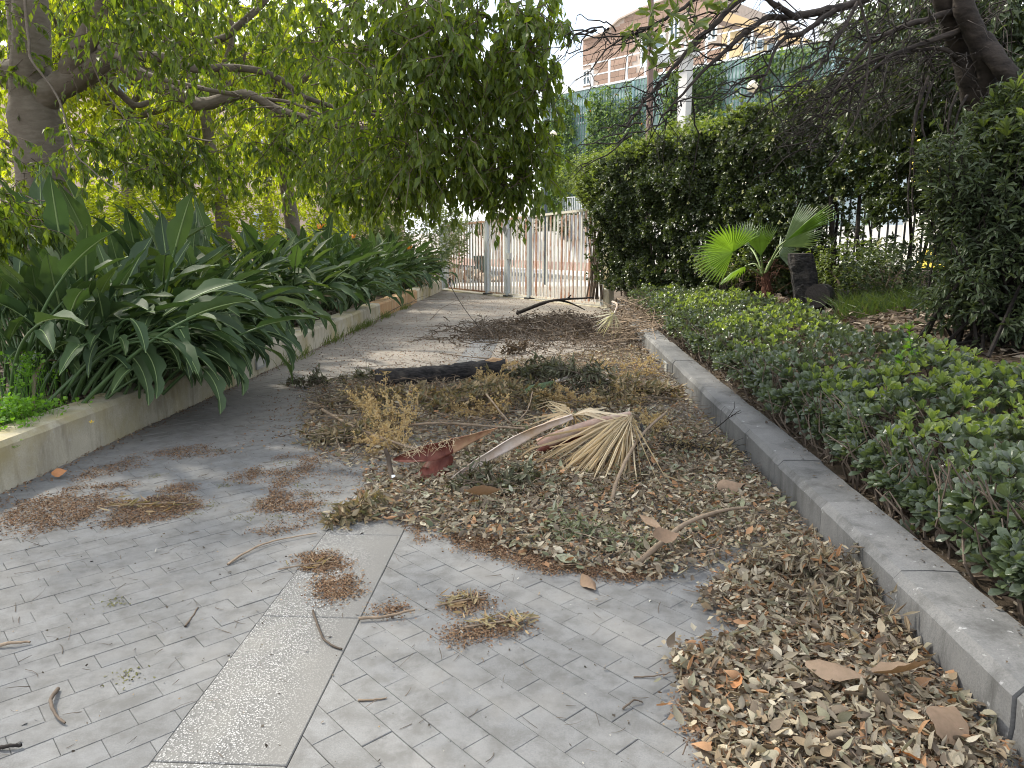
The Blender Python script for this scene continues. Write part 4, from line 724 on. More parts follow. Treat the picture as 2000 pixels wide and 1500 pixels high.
def strelitzia(label, x, y, n, sc, seed, lean=.0, front=1.0, flowers=(), spill=14):
    r = rng(seed); z0 = .28; t = thing('bird_of_paradise', label, 'plant', (x, y, z0), 'bird of paradise clumps along the left bed')
    for i in range(int(n * 1.75)):
        q = i / n; sc_ = sc * (1.28 if i % 3 else .85); az = r.uniform(-math.pi, math.pi) if r.random() > .5 * front else r.normal(-.15, .8)
        k = int(np.clip(r.normal(.6 + 2.2 * (math.cos(az) > .2) * r.random() + .9 * r.random(), .7), 0, 4)); me = SL[k][r.integers(0, 3)]
        tilt = r.uniform(.0, .45) + (.25 if math.cos(az) > .3 else 0) + lean * max(0, math.cos(az)); s = sc_ * r.uniform(.72, 1.15) * (1.08 if k < 2 else .96)
        Rm = rotz(az) @ np.array(Matrix.Rotation(tilt, 3, 'Y')) @ rotz(r.normal(0, .35)); p = np.array([x, y, z0]) + np.r_[r.normal(0, .30 * sc, 2), -.03]
        place('leaf', me, t, M4(Rm, p, s))
    for i in range(spill):
        k = 3 + i % 2; az = r.normal(-.35, .55); place('leaf', SL[k][i % 3], t, M4(rotz(az) @ np.array(Matrix.Rotation(r.uniform(.35, .8), 3, 'Y')) @ rotz(r.normal(0, .3)), np.array([x + r.uniform(.25, .8), y + r.normal(0, .4), z0 + r.uniform(-.05, .22)]), sc * r.uniform(.8, 1.2)))
    for i in range(max(3, n // 16)):
        az = r.normal(0, 1.2); place('withered_leaf', SD[i % 2], t, M4(rotz(az) @ np.array(Matrix.Rotation(.5, 3, 'Y')), np.array([x + .2, y, z0]) + np.r_[r.normal(0, .2, 2), 0], sc * r.uniform(.8, 1.1)))
    for px, py in flowers:
        d = ray(px, py); P = EYE + d * (y / d[1]); st = np.array([x + .2, y, z0]); c = [limb([st, (st + P) / 2 + [0, 0, .12], P], .012, .008, 10, 5, m=1)]
        for k in range(5):
            a = P + np.array([.012 * k - .03, 0, 0]); c.append(tubes(np.array([a, a + [r.normal(0, .02) + .008 * k, r.normal(0, .02), .05], a + [r.normal(0, .03) + .016 * k, r.normal(0, .03), .095]]), np.array([.009, .010, .002]), 5, 0))
        c.append(tubes(np.array([P - [.03, 0, .01], P + [.06, 0, .0], P + [.17, 0, .03]]), np.array([.014, .018, .002]), 5, 1)); mk('flower', c, [MAT['orange'], MAT['strelstem']], t)
for a in [('big dark strelitzia clump nearest the camera, spilling over the stained kerb', -4.05, 6.1, 92, 1.0, 501, .12, 1.2, (), 76), ('strelitzia clump just beneath the big grey trunk', -5.0, 7.5, 70, 1.12, 502, .0, .7), ('second strelitzia clump from the camera, arching over the kerb corner', -4.0, 7.3, 62, .95, 503, .15, 1.3, (), 64),
          ('strelitzia clump behind the recessed kerb light', -4.75, 9.6, 80, 1.08, 504, .0, .9), ('broad strelitzia clump in the middle of the bed', -4.5, 11.4, 84, 1.05, 505, .05, 1.0), ('strelitzia clump with leaves resting on the middle of the kerb', -4.25, 13.4, 80, 1.0, 506, .1, 1.2, [(625, 447)]),
          ('strelitzia clump with a single orange flower at mid height', -4.5, 15.8, 74, 1.0, 507, .05, 1.0, [(690, 466), (712, 474)]), ('second last strelitzia clump before the gate', -4.2, 18.2, 70, 1.0, 508, .1, 1.1, [(799, 487)]), ('last strelitzia clump beside the gate post with orange flowers', -4.05, 20.9, 66, .95, 509, .1, 1.1, [(801, 537)])]: strelitzia(*a)
# clover on the near end of the left kerb
r = rng(520); cl = thing('clover_patch', 'bright green clover patch spilling on the near end of the kerb', 'weeds', (-3.8, 5.0, .3)); P = np.c_[r.normal(-3.72, .14, 520), r.normal(4.75, .30, 520), r.uniform(.30, .46, 520)]; P = np.vstack([P, np.c_[r.normal(-3.85, .06, 90), r.normal(5.25, .12, 90), r.uniform(.4, .7, 90)]]); n = len(P)
P[:, 2] -= .12 * ss(.1, .35, np.abs(P[:, 1] - 4.8)) * (P[:, 2] < .46); lo = P.copy(); lo[:, 2] = .26; lo[:, :2] += r.normal(0, .05, (n, 2)); mk('stems', [tubes(np.stack([lo, P], 1), np.full((n, 2), .0014), 3)], MAT['clover'], cl, kind='stuff')
mk('leaflets', [whorls(P, np.tile([0, 0, 1.], (n, 1)) + r.normal(0, .25, (n, 3)), r, 3, .033, 1.35, tmpl_oval(.9, .1, .1))], MAT['clover'], cl, kind='stuff')
fl = W(181, 829, 5.0); mk('flower', [whorls(fl[None], np.array([[0, -.3, 1.]]), r, 5, .022, .8)], MAT['yellow'], cl)
# litter on the left bed
r = rng(530); P = np.c_[r.uniform(-6.2, -3.6, 5200), r.uniform(3.5, 14, 5200)]; P = np.c_[P, bedL(P[:, 0], P[:, 1]) + r.uniform(.005, .05, 5200)]; mk('bed_litter', [inst(tmpl_curl(), orient(np.c_[sph(5200, r)[:, :2], r.normal(0, .25, 5200)], r.uniform(-3, 3, 5200)), P, r.uniform(.04, .11, 5200))], MAT['litterdark'], kind='stuff')
# PART 4
# ------------------------------------------------------------------ singles helper: the leaves that show largest become objects of their own
def split_inst(name, T, Ms, loc, sc, mat, parent, k, restname, ok=None, kind='stuff', seed=1):
    px, py, z = proj(loc); inv = (px > 5) & (px < 1995) & (py > 5) & (py < 1495) & (z > .3)
    if ok is not None: inv &= ok
    s_ = np.where(inv, sc / z, -1); idx = np.argsort(-s_)[:k]; me = mesh(name, [(T[0], T[1], 0)] if T[1].shape[1] == 3 or not (T[1][:, 2] == T[1][:, 3]).any() else [mixed(T[0], T[1][T[1][:, 2] != T[1][:, 3]], T[1][T[1][:, 2] == T[1][:, 3]][:, :3], 0)], mat)
    for i in idx: place(name, me, parent, M4(Ms[i], loc[i], sc[i]))
    m = np.ones(len(loc), bool); m[idx] = False
    return m
# ------------------------------------------------------------------ low hedge on the right kerb
def hedge_top(x, y): return .58 + .16 * ss(1.9, 3.0, x) + .065 * vnoise(x, y, 2.6, 21) + .045 * vnoise(x, y, 6, 22) - .22 * ss(2.7, 3.25, x) - .14 * ss(1.9, 1.70, x) + .03 * ss(3, 9, y)
r = rng(600); lowh = thing('low_hedge', 'long low clipped hedge of round glossy leaves along the right kerb', 'hedge', (2.3, 8, .2))
def low_whorls(n, y0, y1, k, size, seed):
    r = rng(seed); x = r.uniform(1.74, 3.2, n); y = r.uniform(y0, y1, n); z = hedge_top(x, y) - r.exponential(.05, n) - .02; f = r.random(n) < .30
    x[f] = 1.72 + r.exponential(.06, f.sum()) + .03 * vnoise(y[f], y[f] * 0, 4, 23); tz = hedge_top(x[f], y[f]); z[f] = tz - (tz - .26) * r.random(f.sum()) ** 2.0
    ax = np.c_[r.normal(0, .35, n) - .7 * (x < 1.95), r.normal(0, .35, n), np.ones(n)]; return np.c_[x, y, z], nrm(ax)
A, AXn = low_whorls(2500, .8, 5.5, 7, .06, 601); B, BXn = low_whorls(4200, 5.5, 16.3, 6, .06, 602)
def whorl_tf(P, ax, r, k, size, tilt=.95):
    N = len(P); a = nrm(np.cross(ax, sph(N, r))); b = np.cross(ax, a); ph = (np.arange(k) * 2.4)[None] + r.uniform(0, 6.28, (N, 1)); ti = tilt * (.45 + .8 * (np.arange(k) / k))[None] + r.normal(0, .25, (N, k))
    d = ax[:, None] * np.cos(ti)[..., None] + (a[:, None] * np.cos(ph)[..., None] + b[:, None] * np.sin(ph)[..., None]) * np.sin(ti)[..., None]; d = d.reshape(-1, 3); n = N * k
    return orient(d, r.normal(0, .35, n), up=np.repeat(ax, k, 0)), np.repeat(P, k, 0) + d * .012, size * r.uniform(.6, 1.2, n)
OVR = tmpl_oval(.56, .07, .08)
Ms, lo, sc = whorl_tf(A, AXn, r, 7, .062); keep = split_inst('leaf', OVR, Ms, lo, sc, MAT['low'], lowh, 240, '')
Ms2, lo2, sc2 = whorl_tf(B, BXn, r, 6, .062)
mk('foliage', [inst(OVR, Ms[keep], lo[keep], sc[keep]), inst(OVR, Ms2, lo2, sc2)], MAT['low'], lowh, kind='stuff')
n = 1300; x = r.uniform(1.8, 2.95, n); y = .8 + 15 * r.random(n) ** 1.2; kq = vnoise(x, y, 1.5, 24) > -.3; x, y = x[kq], y[kq]; n = len(x); P = np.c_[x, y, hedge_top(x, y) + r.uniform(-.02, .05, n)]
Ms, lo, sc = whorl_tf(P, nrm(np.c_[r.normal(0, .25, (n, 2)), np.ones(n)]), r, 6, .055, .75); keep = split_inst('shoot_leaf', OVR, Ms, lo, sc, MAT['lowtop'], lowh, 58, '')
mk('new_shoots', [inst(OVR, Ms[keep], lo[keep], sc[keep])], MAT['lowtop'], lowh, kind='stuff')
n = 1500; x = np.where(r.random(n) < .5, r.uniform(1.74, 2.1, n), r.uniform(1.8, 3.0, n)); y = .8 + 15.3 * r.random(n) ** 1.3; b = np.c_[x, y, mound(x, y) - .02]; e = np.c_[x + r.normal(-.05, .16, n), y + r.normal(0, .16, n), hedge_top(x, y) - .03]; md = (b + e) / 2 + r.normal(0, .05, (n, 3)); f = (r.random(n) < .5) & (x < 2.05); e[f, 0] = 1.72; md[f, 0] = (md[f, 0] + 1.75) / 2
mk('stems', [tubes(np.stack([b, (b + md) / 2 + r.normal(0, .02, (n, 3)), md, (md + e) / 2 + r.normal(0, .02, (n, 3)), e], 1), np.linspace(.008, .003, 5)[None].repeat(n, 0), 4)], MAT['twig'], lowh, kind='stuff')
n = 3200; x = r.uniform(1.69, 2.4, n); y = .7 + 12 * r.random(n); mk('hedge_litter', [inst(tmpl_curl(), orient(np.c_[sph(n, r)[:, :2], r.normal(0, .25, n)], r.uniform(-3, 3, n)), np.c_[x, y, mound(x, y) + r.uniform(.01, .06, n)], r.uniform(.025, .06, n))], MAT['litterdark'], kind='stuff')
# taller pale weed shoots standing out of the hedge
wd = thing('weed', 'bright green leafy weed shoot standing above the low hedge', 'weeds', G(1780, 760, .6)); P = []
for px, py, pb, Y in ((1775, 625, 1790, 5.2), (1792, 690, 1800, 5.2), (1760, 690, 1790, 5.1)): 
    a = W(pb, py + 110, Y); c = W(px, py, Y); q = curve([a, (a + c) / 2 + r.normal(0, .015, 3), c], 8); P.append(q)
P = np.array(P); mk('stems', [tubes(P, np.linspace(.004, .0015, 8)[None].repeat(len(P), 0), 4)], MAT['clover'], wd); mk('leaves', [leaves_on(P, 22, r, .05, -.2, .9, tmpl_leaf(.6, .1, .15))], MAT['clover'], wd)
# right bed litter
n = 11000; x = r.uniform(3.0, 9, n); y = r.uniform(1.5, 12, n); mk('bed_litter', [inst(tmpl_curl(), orient(np.c_[sph(n, r)[:, :2], r.normal(0, .3, n)], r.uniform(-3, 3, n)), np.c_[x, y, mound(x, y) + r.uniform(.0, .06, n)], r.uniform(.05, .12, n))], MAT['litterdark'], kind='stuff')
n = 700; x = r.uniform(3.0, 8, n); y = r.uniform(2.5, 11, n); d = np.c_[sph(n, r)[:, :2], r.normal(0, .12, n)] * r.uniform(.1, .35, n)[:, None]; p = np.c_[x, y, mound(x, y) + .05]; mk('bed_twigs', [tubes(np.stack([p - d, p + r.normal(0, .02, (n, 3)), p + d], 1), np.full((n, 3), .004), 4)], MAT['twig'], kind='stuff')

# ------------------------------------------------------------------ tall dark hedge
tall = thing('tall_hedge', 'tall dense dark green hedge dotted with cream blossoms, right of the gate', 'hedge', HA + hd * 5)
def hpt(s, o, z): return HA + hd * np.asarray(s)[:, None] - hn * np.asarray(o)[:, None] + np.array([0, 0, 1.]) * np.asarray(z)[:, None]
HT = 3.72
def htop(s): return HT - .14 - .42 * ss(4.2, .3, s) - .10 * ss(1.2, 0, s) - .55 * ss(.5, -.5, s) + .13 * vnoise(s, s * 0, 1.3, 30) + .0 * s
def gap(s, z): # the thin see-through place low down near its right end
    return (s > 5.9) & (s < 9.6) & (z < 1.95 + .25 * vnoise(s, z, 3, 33)) 
def hz(n, seed, lo_=.5):
    r = rng(seed); s = r.uniform(-.45, HL + 3, n); z = lo_ + (htop(s) - lo_) * r.random(n) ** .9; return r, s, z
r, s, z = hz(15500, 610); bl = .17 * vnoise(s, z * 1.2, 2.2, 31) + .07 * vnoise(s, z, 6, 32) - .30 * ss(1.9, .7, z) - .16 * ss(3.2, HT, z); o = -.18 - bl + np.abs(r.exponential(.10, len(s)))
k = ~(gap(s, z) & (r.random(len(s)) < .93)); s, z, o = s[k], z[k], o[k]; o = np.where(s < 0, r.uniform(-.1, 1.2, len(s)), o)
P = hpt(s, o, z); ax = nrm(hn * .75 + sph(len(s), r) * .55 + np.array([0, 0, .35]) - hd * (.8 * (s < .1))[:, None]); fol = [whorls(P, ax, r, 8, .088)]
r2, s, z = hz(6500, 611); o = r2.uniform(.15, 1.3, len(s)); k = ~(gap(s, z) & (r2.random(len(s)) < .9)); P = hpt(s[k], o[k], z[k]); fol.append(whorls(P, sph(k.sum(), r2), r2, 7, .095))
n = 3600; s = r.uniform(-.4, HL + 3, n); o = r.uniform(-.1, 1.4, n); P = hpt(s, o, htop(s) - r.exponential(.07, n)); top_ = whorls(P[:1500], nrm(np.c_[r.normal(0, .4, (1500, 2)), np.ones(1500)]), r, 8, .085)
mk('foliage', fol + [top_], MAT['hedge'], tall, kind='stuff')
Pn = P[1500:]; sq = r.uniform(-.45, 4.5, 420); q = hpt(sq, r.uniform(-.25, .2, 420), htop(sq) + r.normal(-.15, .12, 420)); Pn = np.vstack([Pn, q]); Pn[:, 2] += r.uniform(0, .16, len(Pn)); mk('lit_growth', [whorls(Pn, nrm(np.c_[r.normal(0, .35, (len(Pn), 2)), np.ones(len(Pn))]), r, 8, .08, .8)], MAT['hedgetop'], tall, kind='stuff')  # young top leaves, sunlight painted in by their lighter green
n = 64; s = np.linspace(1.0, HL + 2.6, n) + r.normal(0, .1, n); o = r.uniform(.3, .9, n); b = hpt(s, o, np.full(n, .45)); e = hpt(s + r.normal(0, .5, n), o + r.normal(-.1, .3, n), r.uniform(2.2, 3.4, n)); md = (b + e) / 2 + r.normal(0, .12, (n, 3))
mk('stems', [tubes(np.stack([b, (b * 2 + md) / 3, md, (md + e) / 2, e], 1), np.linspace(.035, .012, 5)[None].repeat(n, 0) * r.uniform(.6, 1.4, (n, 1)), 6)], MAT['barkdark'], tall)
n = 190; s = np.r_[r.uniform(-.2, HL + 1, n - 60), r.uniform(3, 8, 60)]; z = np.r_[.9 + 2.9 * r.random(n - 60), r.uniform(3.1, 3.75, 60)]; P = hpt(s, -.30 - .17 * vnoise(s, z * 1.2, 2.2, 31) + .3 * ss(1.9, .7, z), z); mk('blossoms', [whorls(P, nrm(hn + sph(n, r) * .4 + [0, 0, .4]), r, 9, .032, 1.1, tmpl_leaf(.8, .2, .1))], MAT['creamfl'], tall, kind='stuff')
for px, Y, zc, rad, lab in ((1235, 18.5, 2.85, (1.9, .9, .62), 'sunlit yellow green shrub showing over the left end of the tall hedge'), (1395, 15.5, 3.12, (1.5, .9, .55), 'sunlit yellow green shrub showing over the middle of the tall hedge'), (1560, 14, 3.2, (1.4, .9, .5), 'sunlit yellow green shrub over the hedge below the bare branches'), (1165, 17.5, 2.6, (.45, .6, .55), 'loose pale shrub poking out of the gate end of the tall hedge')):
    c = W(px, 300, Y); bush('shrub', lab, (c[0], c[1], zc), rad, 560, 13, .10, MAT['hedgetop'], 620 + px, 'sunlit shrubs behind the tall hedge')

# ------------------------------------------------------------------ right shrub
sh_c = W(1965, 420, 6.2); r = rng(630); shr = thing('tall_shrub', 'dense dark shrub with narrow leaves at the right edge', 'shrub', (sh_c[0], sh_c[1], .7))
P = np.concatenate([ell(W(a, b, d), rad, n, r, .35) for a, b, d, rad, n in ((2010, 265, 6.0, (.34, .5, .36), 270), (1995, 400, 6.0, (.52, .6, .45), 520), (1955, 510, 6.1, (.42, .5, .42), 420), (2040, 520, 5.8, (.5, .6, .6), 420), (1850, 315, 6.0, (.16, .25, .10), 40), (1880, 365, 6.0, (.2, .25, .14), 70), (1885, 440, 6.1, (.22, .3, .28), 120), (2060, 330, 5.8, (.5, .5, .5), 220), (1875, 590, 6.3, (.24, .3, .2), 110), (1930, 240, 6.1, (.16, .2, .10), 30))])
ax = nrm(sph(len(P), r) * .8 + np.array([-.3, -.5, .55])); P1 = P[::2]; bs_ = np.array([sh_c[0], sh_c[1], .9]); d1 = nrm(nrm(P1 - bs_) * .8 + sph(len(P1), r) * .5 + [0, 0, .25]); u1 = np.linspace(-.18, .2, 6); TW = P1[:, None] + d1[:, None] * u1[None, :, None]; TW[:, :, 2] -= .6 * (u1[None] > 0) * u1[None] ** 2 * 2; mk('sprigs', [tubes(TW, np.linspace(.004, .0015, 6)[None].repeat(len(TW), 0), 3)], MAT['twigdark'], shr, kind='stuff')
mk('foliage', [leaves_on(TW, 15, r, .085, .15, .7, tmpl_oval(.27, .06, .18), 0, .0), whorls((P + r.normal(0, .03, P.shape))[1::3], ax[1::3], r, 6, .085, 1.15, tmpl_oval(.25, .05, .2), 0, .4)], MAT['shrub'], shr, kind='stuff')
k = P[:, 2] > 1.55; Q = P[k][:90]; mk('lit_growth', [whorls(Q + [-.03, -.12, .05], ax[k][:90], r, 9, .095, .8, tmpl_oval(.28, .07, .1))], MAT['hedgetop'], shr, kind='stuff')  # paler leaves stand in for highlights on the upper shrub
n = 60; b = np.c_[sh_c[0] + r.normal(.1, .35, n), sh_c[1] + r.normal(0, .25, n), np.full(n, .68)]; e = P[r.integers(0, len(P), n)]; mk('stems', [tubes(np.stack([b, (b + e) / 2 + r.normal(0, .08, (n, 3)), e], 1), np.array([.016, .010, .005])[None].repeat(n, 0), 5)], MAT['twigdark'], shr, kind='stuff')
# ------------------------------------------------------------------ right tree with bare branches
TB = W(2010, 520, 7.0); TB[2] = .75; rt = thing('leaning_tree', 'dark leaning tree with bare drooping branches at upper right', 'tree', TB)
D = 6.6
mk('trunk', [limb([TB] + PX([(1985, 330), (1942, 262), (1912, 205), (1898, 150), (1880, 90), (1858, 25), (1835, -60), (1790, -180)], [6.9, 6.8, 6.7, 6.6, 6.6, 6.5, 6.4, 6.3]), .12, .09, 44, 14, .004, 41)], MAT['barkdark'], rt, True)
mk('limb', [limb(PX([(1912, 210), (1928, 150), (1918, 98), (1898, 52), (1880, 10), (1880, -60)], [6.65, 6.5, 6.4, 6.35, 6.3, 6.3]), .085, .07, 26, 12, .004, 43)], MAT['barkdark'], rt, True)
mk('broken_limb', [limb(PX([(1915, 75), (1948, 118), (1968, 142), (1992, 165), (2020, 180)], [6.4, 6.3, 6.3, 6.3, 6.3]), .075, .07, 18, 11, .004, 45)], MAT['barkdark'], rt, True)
br = []
def bough(l, d0, d1, r0, r1, n=28, seed=0, nm='bough'):
    q = PX(l, np.linspace(d0, d1, len(l))); c = limb(q, r0, r1, n, 7, .012, seed); mk(nm, [c], MAT['barkdark'], rt, True); br.append(curve(q, 24)); 
bough([(1845, -70), (1760, -40), (1686, 2), (1630, 22), (1560, 36), (1500, 38), (1430, 100), (1368, 162), (1308, 224)], 6.4, 5.4, .044, .006, 40, 47)
bough([(1560, 36), (1500, 0), (1470, -40)], 5.8, 5.7, .022, .016, 10, 48)
bough([(1530, -40), (1448, 0), (1400, 52), (1350, 98), (1300, 160), (1266, 205), (1226, 262)], 5.9, 5.2, .027, .007, 36, 49)
bough([(1440, -60), (1350, 2), (1308, 31), (1252, 62), (1200, 64), (1136, 57)], 5.8, 5.1, .016, .003, 30, 51)
bough([(1860, 25), (1800, 45), (1750, 60), (1700, 85), (1650, 150), (1610, 230)], 6.4, 5.9, .028, .006, 28, 53)
bough([(1870, 60), (1800, 90), (1720, 130), (1650, 190), (1580, 290)], 6.4, 6.0, .024, .005, 28, 55)
bough([(1630, 22), (1570, 60), (1520, 80), (1495, 140), (1460, 200)], 5.9, 5.5, .022, .005, 24, 57)
bough([(1700, -20), (1640, 60), (1600, 130), (1560, 175)], 6.1, 5.6, .018, .004, 24, 59)
bough([(1880, 130), (1830, 100), (1740, 110), (1640, 160), (1590, 240)], 6.5, 6.1, .020, .005, 28, 61)
bough([(1660, -40), (1690, 60), (1688, 150), (1655, 260), (1610, 340)], 5.8, 5.7, .010, .005, 30, 63, 'hanging_stem')
for i, (x0, x1) in enumerate(((1795, 1788), (1800, 1812), (1785, 1770), (1850, 1862), (1868, 1850))): bough([(x0 + 20, 150 + 10 * i), (x0, 230), (x1 + 4, 330), (x1, 430 - 12 * i)], 6.3, 6.2, .011, .006, 24, 65 + i, 'hanging_stem')
r = rng(640); tw = []; tips = []
for i, c in enumerate(br[:9]):
    m_ = (30, 6, 26, 18, 30, 30, 18, 16, 26)[i]; st = c[r.integers(2, 24, m_)]; P = hang_twigs(st, r, .6 if i not in (4, 5, 8) else .55, .38, 9, .8, (-.6, -.1, -.1)); P += np.cumsum(r.normal(0, .012, P.shape), 1); tw.append(tubes(P, np.linspace(.0065, .0016, 9)[None].repeat(len(P), 0), 4)); tips.append(P)
    st = P.reshape(-1, 3)[r.integers(0, P.shape[0] * 9, m_ * 2)]; P2 = hang_twigs(st, r, .26, .5, 6, .8, (-.4, 0, -.2)); tw.append(tubes(P2, np.linspace(.0035, .001, 6)[None].repeat(len(P2), 0), 3)); tips.append(P2[:, ::1])
st = np.array([W(a, b, d) for a, b, d in np.c_[r.uniform(1660, 1990, 260), r.uniform(-60, 200, 260), r.uniform(6.4, 8, 260)]]); P = hang_twigs(st, r, .7, .35, 8, .8, (-.7, 0, -.3)); tw.append(tubes(P, np.linspace(.006, .0015, 8)[None].repeat(260, 0), 4))
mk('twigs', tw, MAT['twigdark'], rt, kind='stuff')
P = np.array([W(a, b, d) for a, b, d in ((1262, 20, 5.3), (1305, 25, 5.4), (1330, 55, 5.4), (1320, 90, 5.4), (1268, 78, 5.3), (1290, 140, 5.3), (1262, 95, 5.3), (1350, 60, 5.5), (1285, 45, 5.4), (1240, 55, 5.3), (1360, 20, 5.6), (1310, 0, 5.4), (1400, 10, 5.6), (1280, 110, 5.3))]); P = np.repeat(P, 2, 0) + r.normal(0, .05, (28, 3)); mk('sparse_leaves', [whorls(P, nrm(sph(28, r) + [0, 0, -.3]), r, 5, .10, 1.2, tmpl_oval(.36, .08, .2))], MAT['hedgetop'], rt, kind='stuff')
P = np.concatenate([ell(W(a, b, d), rad, n, r) for a, b, d, rad, n in ((1760, 110, 8.8, (.7, .7, .75), 190), (1930, 60, 8.0, (.9, .8, .6), 520), (1985, 190, 7.8, (.6, .5, .5), 260), (1850, -10, 8.5, (1.2, .8, .4), 260), (2080, 60, 7.6, (.7, .7, 1.2), 300), (1720, 190, 9, (.5, .6, .4), 130))]); P = hang_twigs(P, r, .5, .4, 4); mk('crown', [leaves_on(P, 12, r, .10, .3, .9)], MAT['shrub'], rt, kind='stuff')
P = np.concatenate([ell((5.5, 7.0, 6.3), (2.6, 2.6, 1.2), 420, r)]); P = hang_twigs(P, r, .6, .4, 4); mk('upper_crown', [leaves_on(P, 14, r, .12, .3, .9)], MAT['shrub'], rt, kind='stuff')

# ------------------------------------------------------------------ fan palm seedling, stump, log end, grass
def fan(hub, mid, side, R, span, n, mats, seed, droop=.12, pleat=.022, split=.55, cup=.0, jit=0.0):
    r = rng(seed); mid, side = nrm(np.asarray(mid, float)), np.asarray(side, float); side = nrm(side - mid * (side @ mid)); nr = np.cross(side, mid); ch = []
    for i in range(n):
        a = (i + .5) / n * span - span / 2 + r.normal(0, 1) * jit * span / n; cl_ = r.normal(0, .22) * jit; da = span / n / 2; L_ = R * (.80 + .2 * math.cos(a * .8)) * (r.uniform(.93, 1.05) if not jit else r.uniform(.72, 1.15)); V = []
        for t in (0, .22, split, .8, 1.0):
            w_ = t * L_ if t <= split else split * L_ * (1 - (t - split) / (1 - split)) ** .8; hw = min(w_, t * L_ + 1e-6) * math.tan(da) * (.62 if jit and t > split else 1) + (.0006 if t == 0 else 0)
            dr = mid * math.cos(a) + side * math.sin(a); pd = side * math.cos(a) - mid * math.sin(a); c = hub + dr * t * L_ + nr * (cup * (a * a) * t * L_ + jit * .10 * math.sin(i * 2.3) * t * L_) + pd * cl_ * L_ * t * t + (np.array([r.normal(0, .014), r.normal(0, .014), r.normal(0, .01)]) * jit * (t > .2) * t * 1.6) - np.array([0, 0, 1]) * droop * L_ * t * t * (1 + (t > .7) * r.uniform(0, .6))
            V += [c - pd * hw, c + nr * pleat * min(t / split, 1) * R / .5 * (1 - max(0, t - split) / (1 - split) * .7), c + pd * hw]
        f = [[k * 3 + j, k * 3 + j + 1, k * 3 + j + 4, k * 3 + j + 3] for k in range(4) for j in range(2)]; ch.append((np.array(V), np.array(f)))
    return ch
YP = 10.4; pb = W(1497, 585, YP); palm = thing('fan_palm', 'young fan palm with bright green pleated fronds behind the low hedge', 'palm', pb)
crown = W(1492, 540, YP)
mk('trunk', [limb([pb - [0, 0, .15], (pb + crown) / 2 + [.02, 0, 0], crown + [0, 0, .05]], .075, .05, 14, 10, .008, 71)], MAT['palmbase'], palm)
r = rng(650); n = 60; P0 = pb + np.c_[r.normal(0, .06, (n, 2)), r.uniform(.05, .5, n)]; mk('fibres', [tubes(np.stack([P0, P0 + r.normal(0, .07, (n, 3)) + [0, 0, .06], P0 + r.normal(0, .16, (n, 3)) - [0, 0, .05]], 1), np.array([.004, .003, .001])[None].repeat(n, 0), 3)], MAT['palmbase'], palm, kind='stuff')
for i, (hx, hy, Y, mpx, spx, R_, sp, n, mt, dr, cup) in enumerate([((1432), 492, 9.9, (-.72, -.15, .34), (.3, -.45, .85), .52, 3.7, 34, 'palm', .10, .02), (1486, 500, 10.2, (-.1, .1, 1), (.9, -.3, .0), .46, 1.25, 20, 'palm', .02, .0), (1528, 482, 10.3, (.76, .1, .60), (-.55, -.5, .6), .68, 1.5, 26, 'palmgrey', .04, .10), (1522, 500, 10.6, (.9, .3, .1), (.2, -.5, -.8), .42, 2.4, 22, 'palmgrey', .10, .05), (1462, 480, 10.9, (-.15, .3, .9), (.9, .2, 0), .42, 2.5, 24, 'palmgrey', .08, .0), (1455, 520, 10.6, (-.5, .5, -.35), (.6, .3, .2), .38, 2.2, 20, 'palm', .2, .0), (1535, 470, 10.15, (.84, -.1, .60), (-.45, -.3, .6), .72, .4, 8, 'palm', .03, .0)]):
    hub = W(hx, hy, Y); fr = mk('frond', [(v, f, 0) for v, f in fan(hub, mpx, spx, R_, sp, n, None, 660 + i, dr, .016, .58, cup)], MAT[mt], palm)
    mk('stalk', [limb([crown, (crown + hub) / 2 + r.normal(0, .03, 3) + [0, 0, .05], hub], .016, .009, 12, 6)], MAT['palmstem'], fr)
s0, s1 = W(1580, 590, 10.0), W(1562, 498, 10.0); stp = thing('charred_stump', 'upright blackened stump with slanted top right of the young palm', 'stump', s0)
q = curve([s0 - [0, 0, .2], (s0 + s1) / 2, s1], 14); V, f, _ = tubes(q, np.full(14, .165) * (1 + rng(7).normal(0, .02, 14)), 16); V[-16:, 2] += (V[-16:, 0] - s1[0]) * -.25 + .02; V[:, :2] += .012 * np.sign(np.sin(np.arange(len(V)) % 16 * 2.1))[:, None] * rng(8).random((len(V), 1))
mk('trunk', [(V, f, 0)], MAT['char'], stp); mk('cut_top', [(np.vstack([V[-16:], V[-16:].mean(0)]), np.array([[i, (i + 1) % 16, 16] for i in range(16)]), 0)], MAT['stumpend'], stp)
c = W(1596, 578, 9.6); dl = nrm(np.array([.45, 1, -.05])); lg = thing('cut_log', 'short blackened log lying with its round end towards the path', 'log', c)
V, f, _ = tubes(np.array([c + dl * t for t in np.linspace(0, 1.0, 8)]), np.full(8, .15), 16); mk('bark', [(V, f, 0)], MAT['char'], lg); mk('cut_end', [(np.vstack([V[:16], V[:16].mean(0) - dl * .004]), np.array([[(i + 1) % 16, i, 16] for i in range(16)]), 0)], MAT['stumpend'], lg)
r = rng(670); n = 1500; base_ = np.array([W(a, 520, d)[:2] for a, d in np.c_[r.uniform(1640, 1890, n), r.uniform(8.6, 10.4, n)]]); z0 = mound(base_[:, 0], base_[:, 1]); d = np.c_[r.normal(0, .10, (n, 2)), r.uniform(.12, .34, n)]; p0 = np.c_[base_, z0]; w_ = nrm(np.cross(d, [0, 1, .2])) * .005
